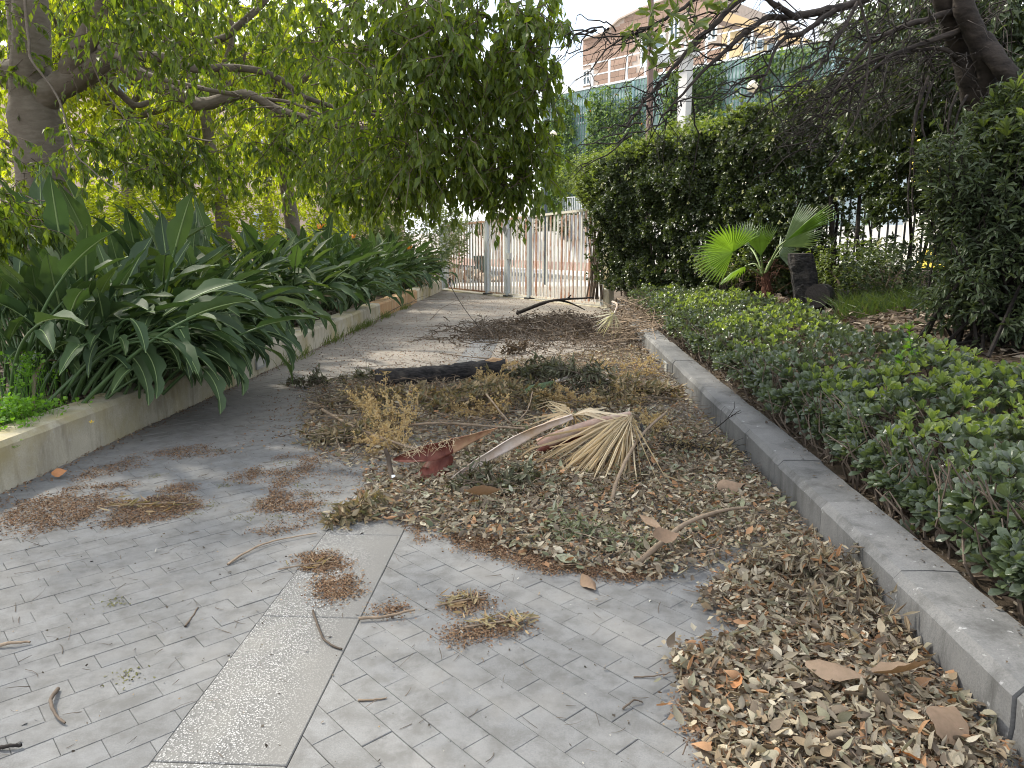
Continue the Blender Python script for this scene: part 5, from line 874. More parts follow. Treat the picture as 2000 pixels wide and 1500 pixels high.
V = np.stack([p0 - w_, p0 + w_, p0 + d * .6 - w_ * .7, p0 + d * .6 + w_ * .7, p0 + d * [1.5, 1.5, .92]], 1); mk('grass', [(V.reshape(-1, 3), (np.array([[0, 1, 3], [0, 3, 2], [2, 3, 4]])[None] + (np.arange(n) * 5)[:, None, None]).reshape(-1, 3), 0)], MAT['grass'], kind='stuff')
for i, (px, Y, lab) in enumerate(((1560, 12.2, 'light green sapling behind the blackened stump'), (1660, 10.8, 'low green plant by the hedge gap right of the stump'), (1740, 10.0, 'low green plant under the hedge left of the dark shrub'), (1430, 12.6, 'yellow green undergrowth behind the young palm'))):
    c = W(px, 500, Y); bush('undergrowth', lab, (c[0], c[1], 1.0), (.5, .35, .3), 160, 12, .07, MAT['hedgetop'] if i != 2 else MAT['shrub'], 680 + i, 'undergrowth below the tall hedge')
# PART 5
# ------------------------------------------------------------------ litter on the path
CURL = [tmpl_curl(.46, .9, 4, .35, .4), tmpl_curl(.52, .6, 4, .55, -.6), tmpl_curl(.40, 1.5, 4, .2, .9), tmpl_curl(.58, .5, 4, .2, .3)]
for c_ in CURL: c_[0][:, 1] = np.clip(c_[0][:, 1], 0, 1) ** .85
A1 = [(645, 1015), (700, 985), (730, 930), (860, 900), (1000, 830), (1250, 800), (1400, 850), (1565, 1020), (1545, 1050), (1440, 1085), (1400, 1112), (1290, 1128), (1170, 1118), (1090, 1106), (960, 1062), (860, 1050), (800, 1022)]
A2 = [(1375, 1165), (1450, 1120), (1600, 1035), (1760, 1200), (1960, 1480), (1990, 1560), (1440, 1560), (1400, 1470), (1338, 1390), (1332, 1285), (1450, 1245)]
A3 = [(590, 850), (600, 770), (700, 735), (980, 712), (1240, 680), (1310, 740), (1400, 850), (1250, 800), (1000, 830), (860, 900), (730, 930), (640, 900)]
A4 = [(1120, 620), (1238, 640), (1310, 740), (1240, 690), (1100, 680)]
def pile(x, y): return .055 * np.exp(-(((x - .45) / .8) ** 2 + ((y - 4.7) / 1.1) ** 2)) + .02 * np.exp(-(((x - 1.1) / .4) ** 2 + ((y - 2.5) / .8) ** 2))
def litter_tf(pix, n, seed, lo_=.04, hi_=.075, zz=.03, tilt=.35, jit=.04):
    r = rng(seed); q = scatter_poly(pix, n, seed, jit); q = q[(q[:, 0] < XR - .03) & (q[:, 0] > XL + .03)]; n = len(q)
    return orient(np.c_[sph(n, r)[:, :2], r.normal(0, tilt, n)], r.normal(0, .7, n) + math.pi * (r.random(n) < .5)), np.c_[q, pile(*q.T) * r.uniform(.3, 1.3, n) + r.uniform(.004, zz, n)], r.uniform(lo_, hi_, n)
lit, cand = [], []
for k, (pg, n, zz, mt) in enumerate(((A1, 11500, .05, 'litter'), (A2, 5800, .05, 'litter'), (A3, 8500, .06, 'litter'), (A4, 1500, .08, 'litterdark'), (A1, 1500, .06, 'littergreen'), (A3, 1200, .06, 'deadleaf'))):
    Ms, lo, sc = litter_tf(pg, n, 700 + k, zz=zz, lo_=.022, hi_=.064)
    cut = np.arange(len(lo)) % 4; cand.append((Ms, lo, sc, cut, mt))
# the three hundred largest-looking loose leaves of the near heap are objects of their own
Ms, lo, sc, cut, mt = cand[1]; px, py, z = proj(lo); inv = (px < 1990) & (py < 1490); big_ = np.argsort(-np.where(inv, sc / z + (lo[:, 2] > .03) * .006, -1))[:285]; sel = np.zeros(len(lo), bool); sel[big_] = True
lm = [mesh('dry_leaf', [(c[0] * [1, 1, 1.1], c[1], 0)], MAT['litter'], True) for c in (tmpl_curl(.5, .95, 6, .35, .5), tmpl_curl(.56, .6, 6, .6, -.6), tmpl_curl(.42, 1.6, 6, .2, 1.0), tmpl_curl(.62, .5, 6, .25, .3))]
for i in big_:
    o = place('dry_leaf', lm[cut[i]], None, M4(Ms[i], lo[i] + [0, 0, .012], sc[i])); tag(o, 'small curled dry leaf lying loose in the litter heap against the right kerb', 'leaf', 'loose leaves of the near litter heap')
for j, (Ms, lo, sc, cut, mt) in enumerate(cand):
    k = ~sel if j == 1 else np.ones(len(lo), bool); mk('leaf_litter', [inst(CURL[c], Ms[k & (cut == c)], lo[k & (cut == c)], sc[k & (cut == c)]) for c in range(4)], MAT[mt], kind='stuff', smooth=True)
for j_, (pg_, n_) in enumerate(((A1, 7000), (A2, 3600), (A3, 5000))):
    r = rng(770 + j_); q = scatter_poly(pg_, n_, 770 + j_, .05); q = q[q[:, 0] < XR - .03]; n = len(q); mk('leaf_fragments', [inst((np.array([[-.3, 0, 0], [.35, .15, .12], [.2, 1, .05], [-.3, .7, .2]]), np.array([[0, 1, 2, 3]])), orient(np.c_[sph(n, r)[:, :2], r.normal(0, .4, n)], r.normal(0, .8, n)), np.c_[q, pile(*q.T) + r.uniform(.01, .05, n)], r.uniform(.01, .032, n))], MAT['litter'], kind='stuff')
# brown flower debris: flakes and needles in drifts
FLK = (np.array([[-.3, 0, 0], [.3, .1, .05], [.2, 1, 0], [-.25, .8, .1]]), np.array([[0, 1, 2, 3]]))
CH = [([(0, 985), (110, 955), (250, 945), (300, 962), (150, 1040), (60, 1050), (0, 1045)], 4200), ([(150, 1012), (250, 962), (370, 945), (395, 990), (330, 1015), (215, 1032)], 3600), ([(440, 938), (560, 885), (625, 900), (600, 930), (540, 960)], 1800), ([(500, 1000), (520, 960), (665, 965), (600, 1002)], 1500), ([(285, 885), (400, 868), (445, 885), (350, 908)], 800), ([(775, 1005), (870, 1042), (960, 1050), (1095, 1098), (1300, 1122), (1285, 1138), (1080, 1122), (940, 1078), (830, 1062)], 4200), ([(575, 1090), (640, 1078), (682, 1110), (590, 1130)], 900), ([(615, 1140), (690, 1125), (702, 1155), (640, 1178)], 900), ([(740, 1186), (800, 1180), (803, 1200), (752, 1205)], 350), ([(865, 1170), (930, 1160), (960, 1185), (880, 1200)], 450), ([(865, 1235), (1000, 1205), (1040, 1225), (890, 1260)], 650), ([(1335, 1290), (1400, 1270), (1420, 1500), (1400, 1500), (1345, 1400)], 1500), ([(590, 900), (640, 780), (760, 730), (740, 900), (700, 985), (650, 1005)], 2600), ([(130, 925), (260, 890), (300, 905), (150, 945)], 700), ([(480, 1040), (700, 985), (650, 1015), (540, 1050)], 500)]
ch = []
for k, (pg, n) in enumerate(CH):
    r = rng(720 + k); q = scatter_poly(pg, int(n * 3.2), 720 + k, .035); q = q[vnoise(q[:, 0], q[:, 1], 7, 5) + r.normal(0, .35, len(q)) > -.25]; q = q[q[:, 0] > XL + .02]; n = len(q); ch.append(inst(FLK, orient(np.c_[sph(n, r)[:, :2], r.normal(0, .25, n)], r.normal(0, .6, n)), np.c_[q, r.uniform(.003, .012, n)], r.uniform(.004, .013, n)))
for pg_, n_, s_ in ((A1, 15000, 742), (A3, 11000, 743), (A2, 7000, 744), (A4, 3000, 745), ([(440, 900), (560, 740), (860, 575), (1150, 590), (1230, 640), (1150, 690), (900, 715), (600, 850)], 9000, 746)):
    q = scatter_poly(pg_, n_, s_, .05); q = q[(q[:, 0] > XL + .02) & (q[:, 0] < XR - .02)]; r = rng(s_); n = len(q); ch.append(inst(FLK, orient(np.c_[sph(n, r)[:, :2], r.normal(0, .2, n)], r.normal(0, .5, n)), np.c_[q, pile(*q.T) * r.uniform(.2, 1.2, n) + r.uniform(.003, .04, n)], r.uniform(.008, .026, n)))
r = rng(747); n = 5200; q = np.c_[np.where(r.random(n) < .55, XL + np.abs(r.normal(0, .07, n)), XR - np.abs(r.normal(0, .06, n))), 1.5 + 14 * r.random(n)]; ch.append(inst(FLK, orient(np.c_[sph(n, r)[:, :2], r.normal(0, .2, n)], r.normal(0, .5, n)), np.c_[q, r.uniform(.003, .012, n)], r.uniform(.006, .02, n)))
q = scatter_poly([(470, 900), (560, 740), (720, 640), (1150, 640), (1200, 690), (900, 720), (600, 860)], 5200, 741, .1); r = rng(741); n = len(q); ch.append(inst(FLK, orient(np.c_[sph(n, r)[:, :2], r.normal(0, .2, n)], r.normal(0, .6, n)), np.c_[q, r.uniform(.004, .012, n)], r.uniform(.008, .024, n)))
mk('brown_debris', ch, MAT['chips'], kind='stuff')
r = rng(750); n = 2600; q = np.c_[r.uniform(XL + .03, XR - .03, n), 1.2 + 9 * r.random(n) ** 1.3]; mk('crumbs', [inst(FLK, orient(np.c_[sph(n, r)[:, :2], r.normal(0, .3, n)], r.normal(0, .8, n)), np.c_[q, np.full(n, .004)], r.exponential(.004, n) + .004)], MAT['crumbs'], kind='stuff')
n = 900; y = .7 + 8 * r.random(n) ** 1.5; k_ = vnoise(y, y * 0, 3, 9) > -.2; y = y[k_]; n = len(y); mk('kerb_crumbs', [inst(FLK, orient(np.c_[sph(n, r)[:, :2], r.normal(0, .2, n)]), np.c_[XR + .27 - np.abs(r.normal(0, .07, n)), y, np.full(n, .212)], r.exponential(.005, n) + .004)], MAT['litterdark'], kind='stuff')
q = np.array([G(a, b)[:2] for a, b in ((370, 1003), (412, 988), (440, 948), (300, 930), (512, 985), (478, 1012), (345, 990), (640, 985), (590, 950), (225, 1178), (253, 1322), (545, 1010), (610, 968), (560, 905), (430, 880), (330, 995))]); P = np.repeat(q, 60, 0) + r.normal(0, .03, (960, 2)) * [1.3, 1]; mk('moss', [inst(FLK, orient(np.c_[r.normal(0, .5, (960, 2)), r.uniform(.0, .35, 960)]), np.c_[P, np.full(960, .002)], r.uniform(.004, .012, 960))], MAT['moss'], kind='stuff')
n = 420; r = rng(751); q = np.c_[XL + np.abs(r.normal(.02, .07, n)), r.choice([9.5, 11.2, 12.6, 13.4, 15, 17], n) + r.normal(0, .3, n)]; p0 = np.c_[q, np.zeros(n)]; d = np.c_[r.normal(.02, .05, (n, 2)), r.uniform(.05, .2, n)]; w_ = np.c_[np.full(n, .004), np.zeros((n, 2))]; V = np.stack([p0 - w_, p0 + w_, p0 + d * .6 - w_ * .7, p0 + d * .6 + w_ * .7, p0 + d * [1.5, 1.5, .92]], 1); mk('kerb_grass', [(V.reshape(-1, 3), (np.array([[0, 1, 3], [0, 3, 2], [2, 3, 4]])[None] + (np.arange(n) * 5)[:, None, None]).reshape(-1, 3), 0)], MAT['hedgetop'], kind='stuff')
# long twig bits all over the litter
def bits(pix, n, seed, ln, rad, mat, zz=.06):
    r = rng(seed); q = scatter_poly(pix, n, seed, .04); q = q[q[:, 0] < XR - .05]; n = len(q); d = np.c_[sph(n, r)[:, :2], r.normal(0, .16, n)] * (ln * r.uniform(.3, 1, n))[:, None]; p = np.c_[q, pile(*q.T) + r.uniform(.002, zz, n)]; p[:, 2] = np.maximum(p[:, 2], np.abs(d[:, 2])); b_ = np.cross(d, [0, 0, 1.]) * r.normal(0, .15, (n, 1))
    return tubes(np.stack([p - d, p - d * .3 + b_, p + d * .4 + b_, p + d], 1), (rad * r.uniform(.5, 1.3, n))[:, None] * np.array([1, .9, .75, .5])[None], 4)
mk('twig_litter', [bits(A1, 950, 760, .16, .0022, None), bits(A2, 420, 761, .10, .0020, None), bits(A3, 900, 762, .26, .003, None, .12), bits(A4, 200, 763, .3, .003, None, .15)], MAT['twig'], kind='stuff')
mk('pale_twig_litter', [bits(A1, 620, 764, .12, .0022, None), bits(A3, 560, 765, .22, .003, None, .12), bits(A2, 160, 766, .06, .002, None)], MAT['twigpale'], kind='stuff')
mk('paving_twigs', [bits([(0, 1100), (560, 1040), (1300, 1140), (1330, 1500), (0, 1500)], 120, 767, .05, .0012, None, .005), bits([(0, 1080), (400, 850), (600, 760), (640, 1000), (600, 1050)], 90, 768, .07, .0015, None, .006)], MAT['twig'], kind='stuff')

# ------------------------------------------------------------------ fallen branches with wilted leaves
def branch(name, label, pts, r0, ntw, tl, k, size, leafmat, twmat='twig', seed=1, up=.3, tm=None, group=None):
    r = rng(seed); q = curve([G(a, b, z) for a, b, z in pts], 24); t = thing(name, label, 'branch', q[0] * [1, 1, 0], group); mk('stem', [tubes(q, np.linspace(r0, r0 * .3, 24), 6)], MAT[twmat], t, True)
    st = q[r.integers(1, 24, ntw)]; d = nrm(np.c_[sph(ntw, r)[:, :2], np.abs(r.normal(0, up, ntw))]); L_ = tl * r.uniform(.5, 1.2, ntw); u = np.linspace(0, 1, 5); P = st[:, None] + d[:, None] * (L_[:, None] * u)[..., None]; P[:, :, 2] -= (L_[:, None] * u ** 2 * up * .8); P += np.cumsum(r.normal(0, .008, P.shape), 1); P[:, :, 2] = np.maximum(P[:, :, 2], .012)
    mk('twigs', [tubes(P, np.linspace(r0 * .35 + .001, .001, 5)[None].repeat(ntw, 0), 4)], MAT[twmat], t, kind='stuff')
    if k:
        c = leaves_on(P, k, r, size, .35, .8, tm or CURL[2]); c[0][:, 2] = np.maximum(c[0][:, 2], .004 + .01 * r.random(len(c[0]))); mk('leaves', [c], MAT[leafmat], t, kind='stuff')
    return t
NR = tmpl_curl(.32, .7, 3, .2, .3)
branch('fallen_branch', 'grey green leafy twig lying left of the black log', [(560, 750, .03), (640, 742, .07), (730, 735, .05)], .008, 46, .2, 16, .06, 'deaddark', seed=801, tm=NR)
branch('fallen_branch', 'wilted leafy branch spread in front of the black log', [(640, 790, .03), (780, 770, .10), (920, 765, .12), (1010, 760, .06)], .012, 110, .3, 16, .07, 'deadleaf', seed=802, tm=NR)
branch('fallen_branch', 'wilted branch with drooping leaves behind the pale frond stalk', [(830, 800, .02), (920, 780, .16), (1020, 770, .16), (1090, 780, .05)], .012, 80, .28, 18, .07, 'deadleaf', seed=803, tm=NR)
branch('fallen_branch', 'dull wilted branch at the left rim of the debris', [(610, 860, .02), (690, 845, .08), (770, 820, .05)], .010, 66, .24, 16, .06, 'deadleaf', seed=804, tm=NR)
branch('fallen_branch', 'dark green leafy branch heaped right of the black log', [(1000, 745, .03), (1070, 720, .18), (1130, 730, .22), (1190, 760, .05)], .014, 120, .34, 16, .08, 'deaddark', seed=805, tm=NR)
branch('fallen_branch', 'branch with brown wilted leaves at the terrazzo end', [(720, 985, .02), (690, 995, .04), (655, 1015, .02)], .006, 36, .16, 14, .06, 'deadleaf', seed=806, tm=NR)
branch('fallen_branch', 'grey green leafy branch under the straw coloured frond', [(900, 955, .02), (970, 945, .04), (1050, 940, .04)], .008, 80, .22, 17, .06, 'deaddark', seed=807, tm=NR)
branch('fallen_branch', 'sprig of pale grey green leaves in the litter below the frond', [(1070, 1030, .02), (1150, 1045, .05), (1240, 1075, .02)], .005, 50, .15, 11, .05, 'littergreen', seed=808)
branch('fallen_branch', 'dried leafy branch with curled beige leaves against the right kerb', [(1490, 1095, .02), (1600, 1100, .09), (1700, 1150, .06)], .006, 100, .2, 12, .055, 'litter', seed=809)
branch('fallen_branch', 'twiggy branch with beige leaves lower down the right kerb', [(1560, 1200, .02), (1650, 1180, .07), (1740, 1230, .04)], .005, 60, .16, 10, .055, 'litter', seed=810)
branch('fallen_branch', 'bare dark twiggy branch right of the straw frond', [(1260, 880, .02), (1330, 870, .09), (1420, 890, .03)], .006, 90, .26, 3, .05, 'deadleaf', 'twigdark', seed=811)
branch('fallen_branch', 'olive wilted branch along the far right of the debris', [(1150, 800, .02), (1230, 760, .12), (1300, 770, .05)], .010, 90, .3, 12, .07, 'deadleaf', seed=812, tm=NR)
branch('fallen_branch', 'small branch with red brown leaves beyond the black log', [(985, 690, .02), (1000, 680, .08), (1020, 678, .05)], .006, 22, .14, 11, .07, 'deadbrown', seed=813)
# tan feathery sprays
def spray(label, base_, tips, n, seed, ln=.30):
    r = rng(seed); b = G(*base_); t = thing('dry_spray', label, 'dried plant', b * [1, 1, 0], 'tan feathery dried sprays in the debris'); st, sub = [], []
    for i in range(n):
        tp = tips[i % len(tips)]; e = G(*tp) + r.normal(0, .05, 3); e[2] = max(e[2], .03); s0 = b + r.normal(0, .05, 3); s0[2] = abs(s0[2]); st.append(curve([s0, (s0 + e) / 2 + r.normal(0, .03, 3), e], 8))
    st = np.array(st); k = 12; q = st[:, 1:].reshape(-1, 3); q = np.repeat(q, 3, 0); d = nrm(sph(len(q), r) + np.repeat(np.repeat(nrm(st[:, -1] - st[:, 0]), 7, 0), 3, 0) * .9); L_ = .075 * r.uniform(.4, 1.2, len(q)); u = np.linspace(0, 1, 3); P = q[:, None] + d[:, None] * (L_[:, None] * u)[..., None]; P[:, :, 2] = np.maximum(P[:, :, 2], .006)
    mk('stems', [tubes(st, np.linspace(.003, .001, 8)[None].repeat(n, 0), 4), tubes(P, np.array([.0012, .001, .0006])[None].repeat(len(P), 0), 3)], MAT['fluff'], t, kind='stuff'); mk('plumes', [leaves_on(P, 9, r, .017, -.1, 1.0, FLK)], MAT['fluff'], t, kind='stuff')
spray('tall feathery tan spray left of the red brown palm sheath', (770, 885, 0), [(715, 815, .14), (740, 795, .2), (775, 785, .2), (805, 800, .14), (712, 860, .05), (750, 845, .12), (815, 775, .16), (790, 850, .1), (725, 880, .03), (700, 830, .08)], 26, 821)
spray('feathery tan spray reaching left over the wilted branch', (760, 820, .05), [(700, 775, .2), (680, 760, .15), (730, 760, .25)], 9, 822)
spray('low tan spray left of the pale frond fan', (960, 815, .02), [(900, 800, .1), (930, 790, .15), (980, 795, .12)], 8, 823)
spray('tan spray lying over the right end of the black log', (960, 745, .1), [(950, 735, .12), (990, 725, .18), (1000, 735, .1), (925, 750, .06)], 9, 824)
spray('tan spray behind the straw coloured fan', (1120, 790, .05), [(1060, 770, .15), (1100, 755, .2), (1170, 765, .15), (1030, 785, .08)], 10, 825)
spray('flattened tan spray near the kerb light recess', (1230, 730, .05), [(1180, 715, .1), (1260, 700, .15), (1280, 725, .1), (1210, 745, .05)], 11, 826)
spray('tan spray just right of the straw coloured fan', (1275, 830, .03), [(1240, 810, .1), (1300, 820, .1), (1270, 850, .04), (1320, 840, .05)], 8, 827)
spray('tan spray between the green heap and the right kerb', (1200, 790, .04), [(1160, 775, .14), (1240, 770, .12), (1210, 760, .15)], 9, 828)
# brush pile before the gate
r = rng(830); MAT['twigmid'] = M_rough('grey_brown_twig', (.10, .082, .066), (.19, .155, .125), 20, bs=0, rand=.35); bc = G(1070, 640); bpile = thing('brush_pile', 'big tangled pile of dark dry twigs in front of the gate', 'brush pile', bc)
n = 860; q = np.c_[np.clip(r.normal(.0, .85, n), -1.9, 1.3), r.normal(12.4, .9, n)]; hgt = .34 * np.exp(-(((q[:, 0] - .3) / 1.0) ** 2 + ((q[:, 1] - 12.7) / 1.0) ** 2)); p = np.c_[q, hgt * r.random(n) + .02]; d = np.c_[sph(n, r)[:, :2], r.normal(.10, .22, n)] * (.42 * r.uniform(.3, 1.1, n))[:, None]; b_ = r.normal(0, .05, (n, 3))
Pt = np.stack([p - d, p - d * .4 + b_, p + d * .2 + b_ * .5, p + d], 1); Pt[:, :, 2] = np.maximum(Pt[:, :, 2], .01); mk('twigs', [tubes(Pt[: n // 2], np.array([.006, .005, .004, .002])[None].repeat(n // 2, 0), 4)], MAT['twig'], bpile, kind='stuff'); mk('dark_twigs', [tubes(Pt[n // 2:], np.array([.007, .006, .004, .002])[None].repeat(n - n // 2, 0), 4)], MAT['twigmid'], bpile, kind='stuff')
mk('dead_leaves', [leaves_on(Pt, 5, r, .05, .2, .8, CURL[0])], MAT['deadbrown'], bpile, kind='stuff')
def stick(name, label, pts, r0, r1, mat, seed, group=None, extra=(), n=18):
    q = [G(a, b, z) for a, b, z in pts]; t = thing(name, label, 'stick', q[0] * [1, 1, 0], group); mk('stem', [limb(q, r0, r1, n, 7, .003, seed)], MAT[mat], t, True)
    for e in extra: mk('side_twig', [limb([G(a, b, z) for a, b, z in e], r0 * .6, r1 * .6, 10, 6, .003, seed + 1)], MAT[mat], t, True)
    return t
stick('fallen_bough', 'dark arching bough lying on top of the brush pile', [(1010, 612, .32), (1060, 592, .52), (1095, 585, .58), (1160, 581, .6)], .035, .014, 'barkdark', 841, None, [[(1092, 586, .57), (1115, 592, .5), (1142, 605, .38)], [(1108, 584, .58), (1115, 576, .66)]])
stick('long_twig', 'long thin twig leaning out of the brush pile towards the gate', [(876, 552, .75), (905, 600, .45), (940, 645, .12)], .008, .004, 'twigdark', 842)
for i, (l, lab) in enumerate((([(725, 628, .02), (800, 592, .12), (880, 585, .22), (940, 602, .1)], 'arching bare twig left of the brush pile'), ([(840, 625, .02), (870, 598, .1), (915, 592, .15)], 'bare grey twig between arching twig and brush pile'), ([(860, 690, .02), (960, 700, .03), (1040, 690, .02)], 'thin twig lying on the dusty path beyond the black log'))): stick('bare_twig', lab, l, .008, .003, 'twig', 845 + i, None, [[l[1], (l[1][0] + 30, l[1][1] - 14, .22), (l[1][0] + 70, l[1][1] - 6, .3)]] if i < 2 else ())
r = rng(833); n = 240; q = np.c_[r.uniform(1.0, 2.0, n), r.uniform(10.5, 14.5, n)]; p = np.c_[q, .12 + .25 * ss(1.0, 1.5, q[:, 0]) * r.uniform(.5, 1.3, n)]; d = np.c_[np.abs(r.normal(.25, .15, n)), r.normal(0, .3, n), r.normal(.08, .08, n)]; kt = thing('twig_heap', 'grey dry twigs and stalks heaped over the far kerb', 'brush pile', (1.4, 12.5, .2)); mk('twigs', [tubes(np.stack([p - d, p + r.normal(0, .04, (n, 3)), p + d], 1), np.array([.006, .005, .003])[None].repeat(n, 0), 4)], MAT['twigpale'], kt, kind='stuff'); mk('leaves', [inst(CURL[0], orient(sph(500, r)), p[r.integers(0, n, 500)] + r.normal(0, .1, (500, 3)), r.uniform(.04, .09, 500))], MAT['litterdark'], kt, kind='stuff')
# sticks in the near debris
stick('pale_stick', 'long pale stick leaning beside the straw coloured fan', [(1192, 985, .05), (1215, 920, .16), (1250, 858, .25), (1300, 808, .33)], .013, .009, 'twigpale', 851, None, [])
stick('dark_stick', 'short dark hooked stick crossing the pale stick', [(1252, 830, .22), (1257, 848, .2), (1250, 862, .16), (1243, 872, .1)], .012, .008, 'char', 852)
stick('curved_stick', 'curved grey brown stick lying on the litter near the right kerb', [(1235, 1108, .02), (1290, 1058, .10), (1340, 1020, .13), (1400, 999, .12), (1462, 992, .08)], .016, .008, 'twigpale', 853)
stick('broken_stick', 'short broken stick standing at the left tip of the red sheath', [(752, 876, .22), (762, 905, .12), (769, 945, .01)], .014, .017, 'twig', 854); mk_ = tag(mk('wood_splinter', [tubes(np.array([G(768, 930, .05), G(769, 946, .01), G(771, 955, .004)]), np.array([.019, .017, .004]), 6)], MAT['whitemetal']), 'white splintered wood end of the broken stick by the sheath', 'splinter')
stick('grey_stick', 'straight grey stick lying behind the red brown sheath', [(795, 831, .06), (880, 828, .09), (1025, 838, .10)], .012, .008, 'twigpale', 855)
stick('slanting_stick', 'slanting brown stick running under the tan spray', [(630, 800, .06), (700, 838, .08), (800, 874, .07), (870, 888, .05)], .014, .008, 'twigpale', 856)
stick('forked_twig', 'forked pale twig behind the straw coloured fan', [(950, 770, .25), (985, 815, .16), (1005, 835, .08)], .008, .006, 'twigpale', 857, None, [[(1040, 765, .2), (1030, 800, .13), (1000, 832, .08)]])
stick('black_twig', 'thin black twig leaning on the right kerb', [(1380, 850, .10), (1415, 822, .22), (1445, 800, .34)], .005, .002, 'twigdark', 858, None, [[(1420, 819, .23), (1432, 800, .33), (1434, 785, .4)], [(1428, 812, .28), (1447, 806, .28)]])
stick('twig', 'bare twig lying across the terrazzo strip edge', [(700, 1209, .012), (755, 1204, .012), (810, 1193, .014)], .0065, .0045, 'twigpale', 859)
stick('twig', 'knobbly brown twig lying along the terrazzo slab', [(612, 1192, .008), (622, 1225, .010), (634, 1250, .012), (665, 1268, .008)], .005, .004, 'twig', 860)
stick('twig', 'long curved pale twig left of the terrazzo end', [(445, 1102, .006), (490, 1075, .010), (540, 1056, .012), (620, 1042, .008)], .006, .003, 'twigpale', 861)
stick('twig', 'dark curved bark sliver on the pavers at lower left', [(114, 1345, .008), (100, 1370, .02), (108, 1395, .014), (124, 1415, .006)], .007, .004, 'twig', 862)
stick('twig', 'straight grey twig on the pavers left of the strip', [(362, 1224, .005), (374, 1203, .006), (386, 1184, .005)], .0045, .003, 'twig', 863)
stick('twig', 'dark twig at the bottom left corner', [(-5, 1462, .006), (20, 1459, .008), (44, 1455, .006)], .006, .005, 'twigdark', 864)
stick('twig', 'pale split twig at the left picture edge', [(-5, 1262, .008), (25, 1260, .01), (58, 1258, .006)], .007, .004, 'twigpale', 865)
stick('twig', 'short twig with brown crumbs on the pavers at right', [(1238, 1322, .006), (1275, 1322, .008), (1312, 1316, .006)], .003, .002, 'twig', 866)
stick('twig', 'thin crooked twig near the curled magnolia leaf, on the bare pavers', [(1218, 1385, .005), (1240, 1370, .015), (1258, 1372, .006)], .004, .002, 'twig', 867)
stick('twig', 'short straight twig at the lower centre of the paving', [(700, 1366, .006), (722, 1364, .007), (752, 1360, .006)], .0045, .002, 'twigpale', 868)
# black log
q = curve([G(733, 738, .10), G(800, 734, .105), G(870, 729, .11), G(930, 722, .14), G(985, 716, .16)], 30); bl_ = thing('black_log', 'charred black log lying across the path amid the debris', 'log', q[15] * [1, 1, 0])
rad = .092 * (1 + rng(870).normal(0, .03, 30)); rad[17:22] *= 1.12; V, f, _ = tubes(q, rad, 14); V += rng(871).normal(0, .004, V.shape); mk('bark', [(V, f, 0)], MAT['char'], bl_, True)
mk('hollow_end', [(np.vstack([V[:14], V[:14].mean(0) + nrm(q[1] - q[0]) * .05]), np.array([[(i + 1) % 14, i, 14] for i in range(14)]), 0)], MAT['stumpend'], bl_)
e = q[-1]; mk('split_end', [(np.vstack([V[-14:], V[-14:].mean(0) + nrm(q[-1] - q[-2]) * .03]), np.array([[i, (i + 1) % 14, 14] for i in range(14)]), 0), tubes(np.array([q[-7] + [0, .0, .055], q[-4] + [0, 0, .075], e + [.03, 0, .05]]), np.array([.02, .045, .03]), 8)], MAT['cutwood'], bl_)
mk('side_branch', [limb([e - [.1, 0, .05], e + [.3, -.05, -.07], e + [.75, -.1, -.09]], .03, .012, 12, 7, .004, 872)], MAT['twig'], bl_, True)
# dead palm fronds and sheath
def ribbon(path, widths, wdirs, cup, n=26, k=8, th=.004, ruf=0.0, seed=1):
    p = curve(path, n); u = np.linspace(0, 1, n); wd = np.interp(u, np.linspace(0, 1, len(widths)), widths); D = nrm(curve(np.asarray(wdirs, float), n)); T = nrm(np.gradient(p, axis=0)); D = nrm(D - T * np.sum(D * T, 1, keepdims=True)); N = np.cross(T, D); cp_ = np.interp(u, np.linspace(0, 1, len(cup)), cup); r = rng(seed); rows = []
    for j in range(k + 1):
        a = (j / k - .5) * 2; rows.append(p + D * (wd / 2 * np.where(np.abs(cp_) > .01, np.sin(a * cp_) / np.maximum(np.abs(cp_), .01) * np.sign(cp_ + 1e-9), a))[:, None] + N * (wd / 2 * (1 - np.cos(a * cp_)) / np.maximum(np.abs(cp_), .05) * np.sign(cp_))[:, None] + N * (ruf * r.normal(0, 1, n) * abs(a))[:, None])
    V = np.stack(rows, 1); V2 = V - N[:, None] * th; m_ = k + 1; A_ = [[i * m_ + j, i * m_ + j + 1, (i + 1) * m_ + j + 1, (i + 1) * m_ + j] for i in range(n - 1) for j in range(k)]; o = n * m_; B_ = [[x + o for x in reversed(q_)] for q_ in A_]
    E_ = [[i * m_, (i + 1) * m_, (i + 1) * m_ + o, i * m_ + o] for i in range(n - 1)] + [[(i + 1) * m_ - 1 + 0, i * m_ + k + o, (i + 1) * m_ + k + o, (i + 1) * m_ + k] for i in range(n - 1)]
    return (np.vstack([V.reshape(-1, 3), V2.reshape(-1, 3)]), np.array(A_ + B_ + E_), 0)
fa = thing('dead_palm_frond', 'bleached dead palm frond with long pale split stalk pointing left', 'palm frond', G(1000, 880) * [1, 1, 0])
hA = G(1118, 812, .36); mk('stalk', [ribbon([G(876, 940, .02), G(930, 905, .10), G(1000, 862, .20), G(1060, 832, .29), hA], [.014, .07, .11, .08, .055], [(.3, .1, 1), (.35, .0, 1), (.3, -.1, 1), (.2, -.4, 1), (0, -.5, 1)], [.3, .5, .9, 1.3, 1.3], th=.008, ruf=.0015)], MAT['strawstem'], fa, True)
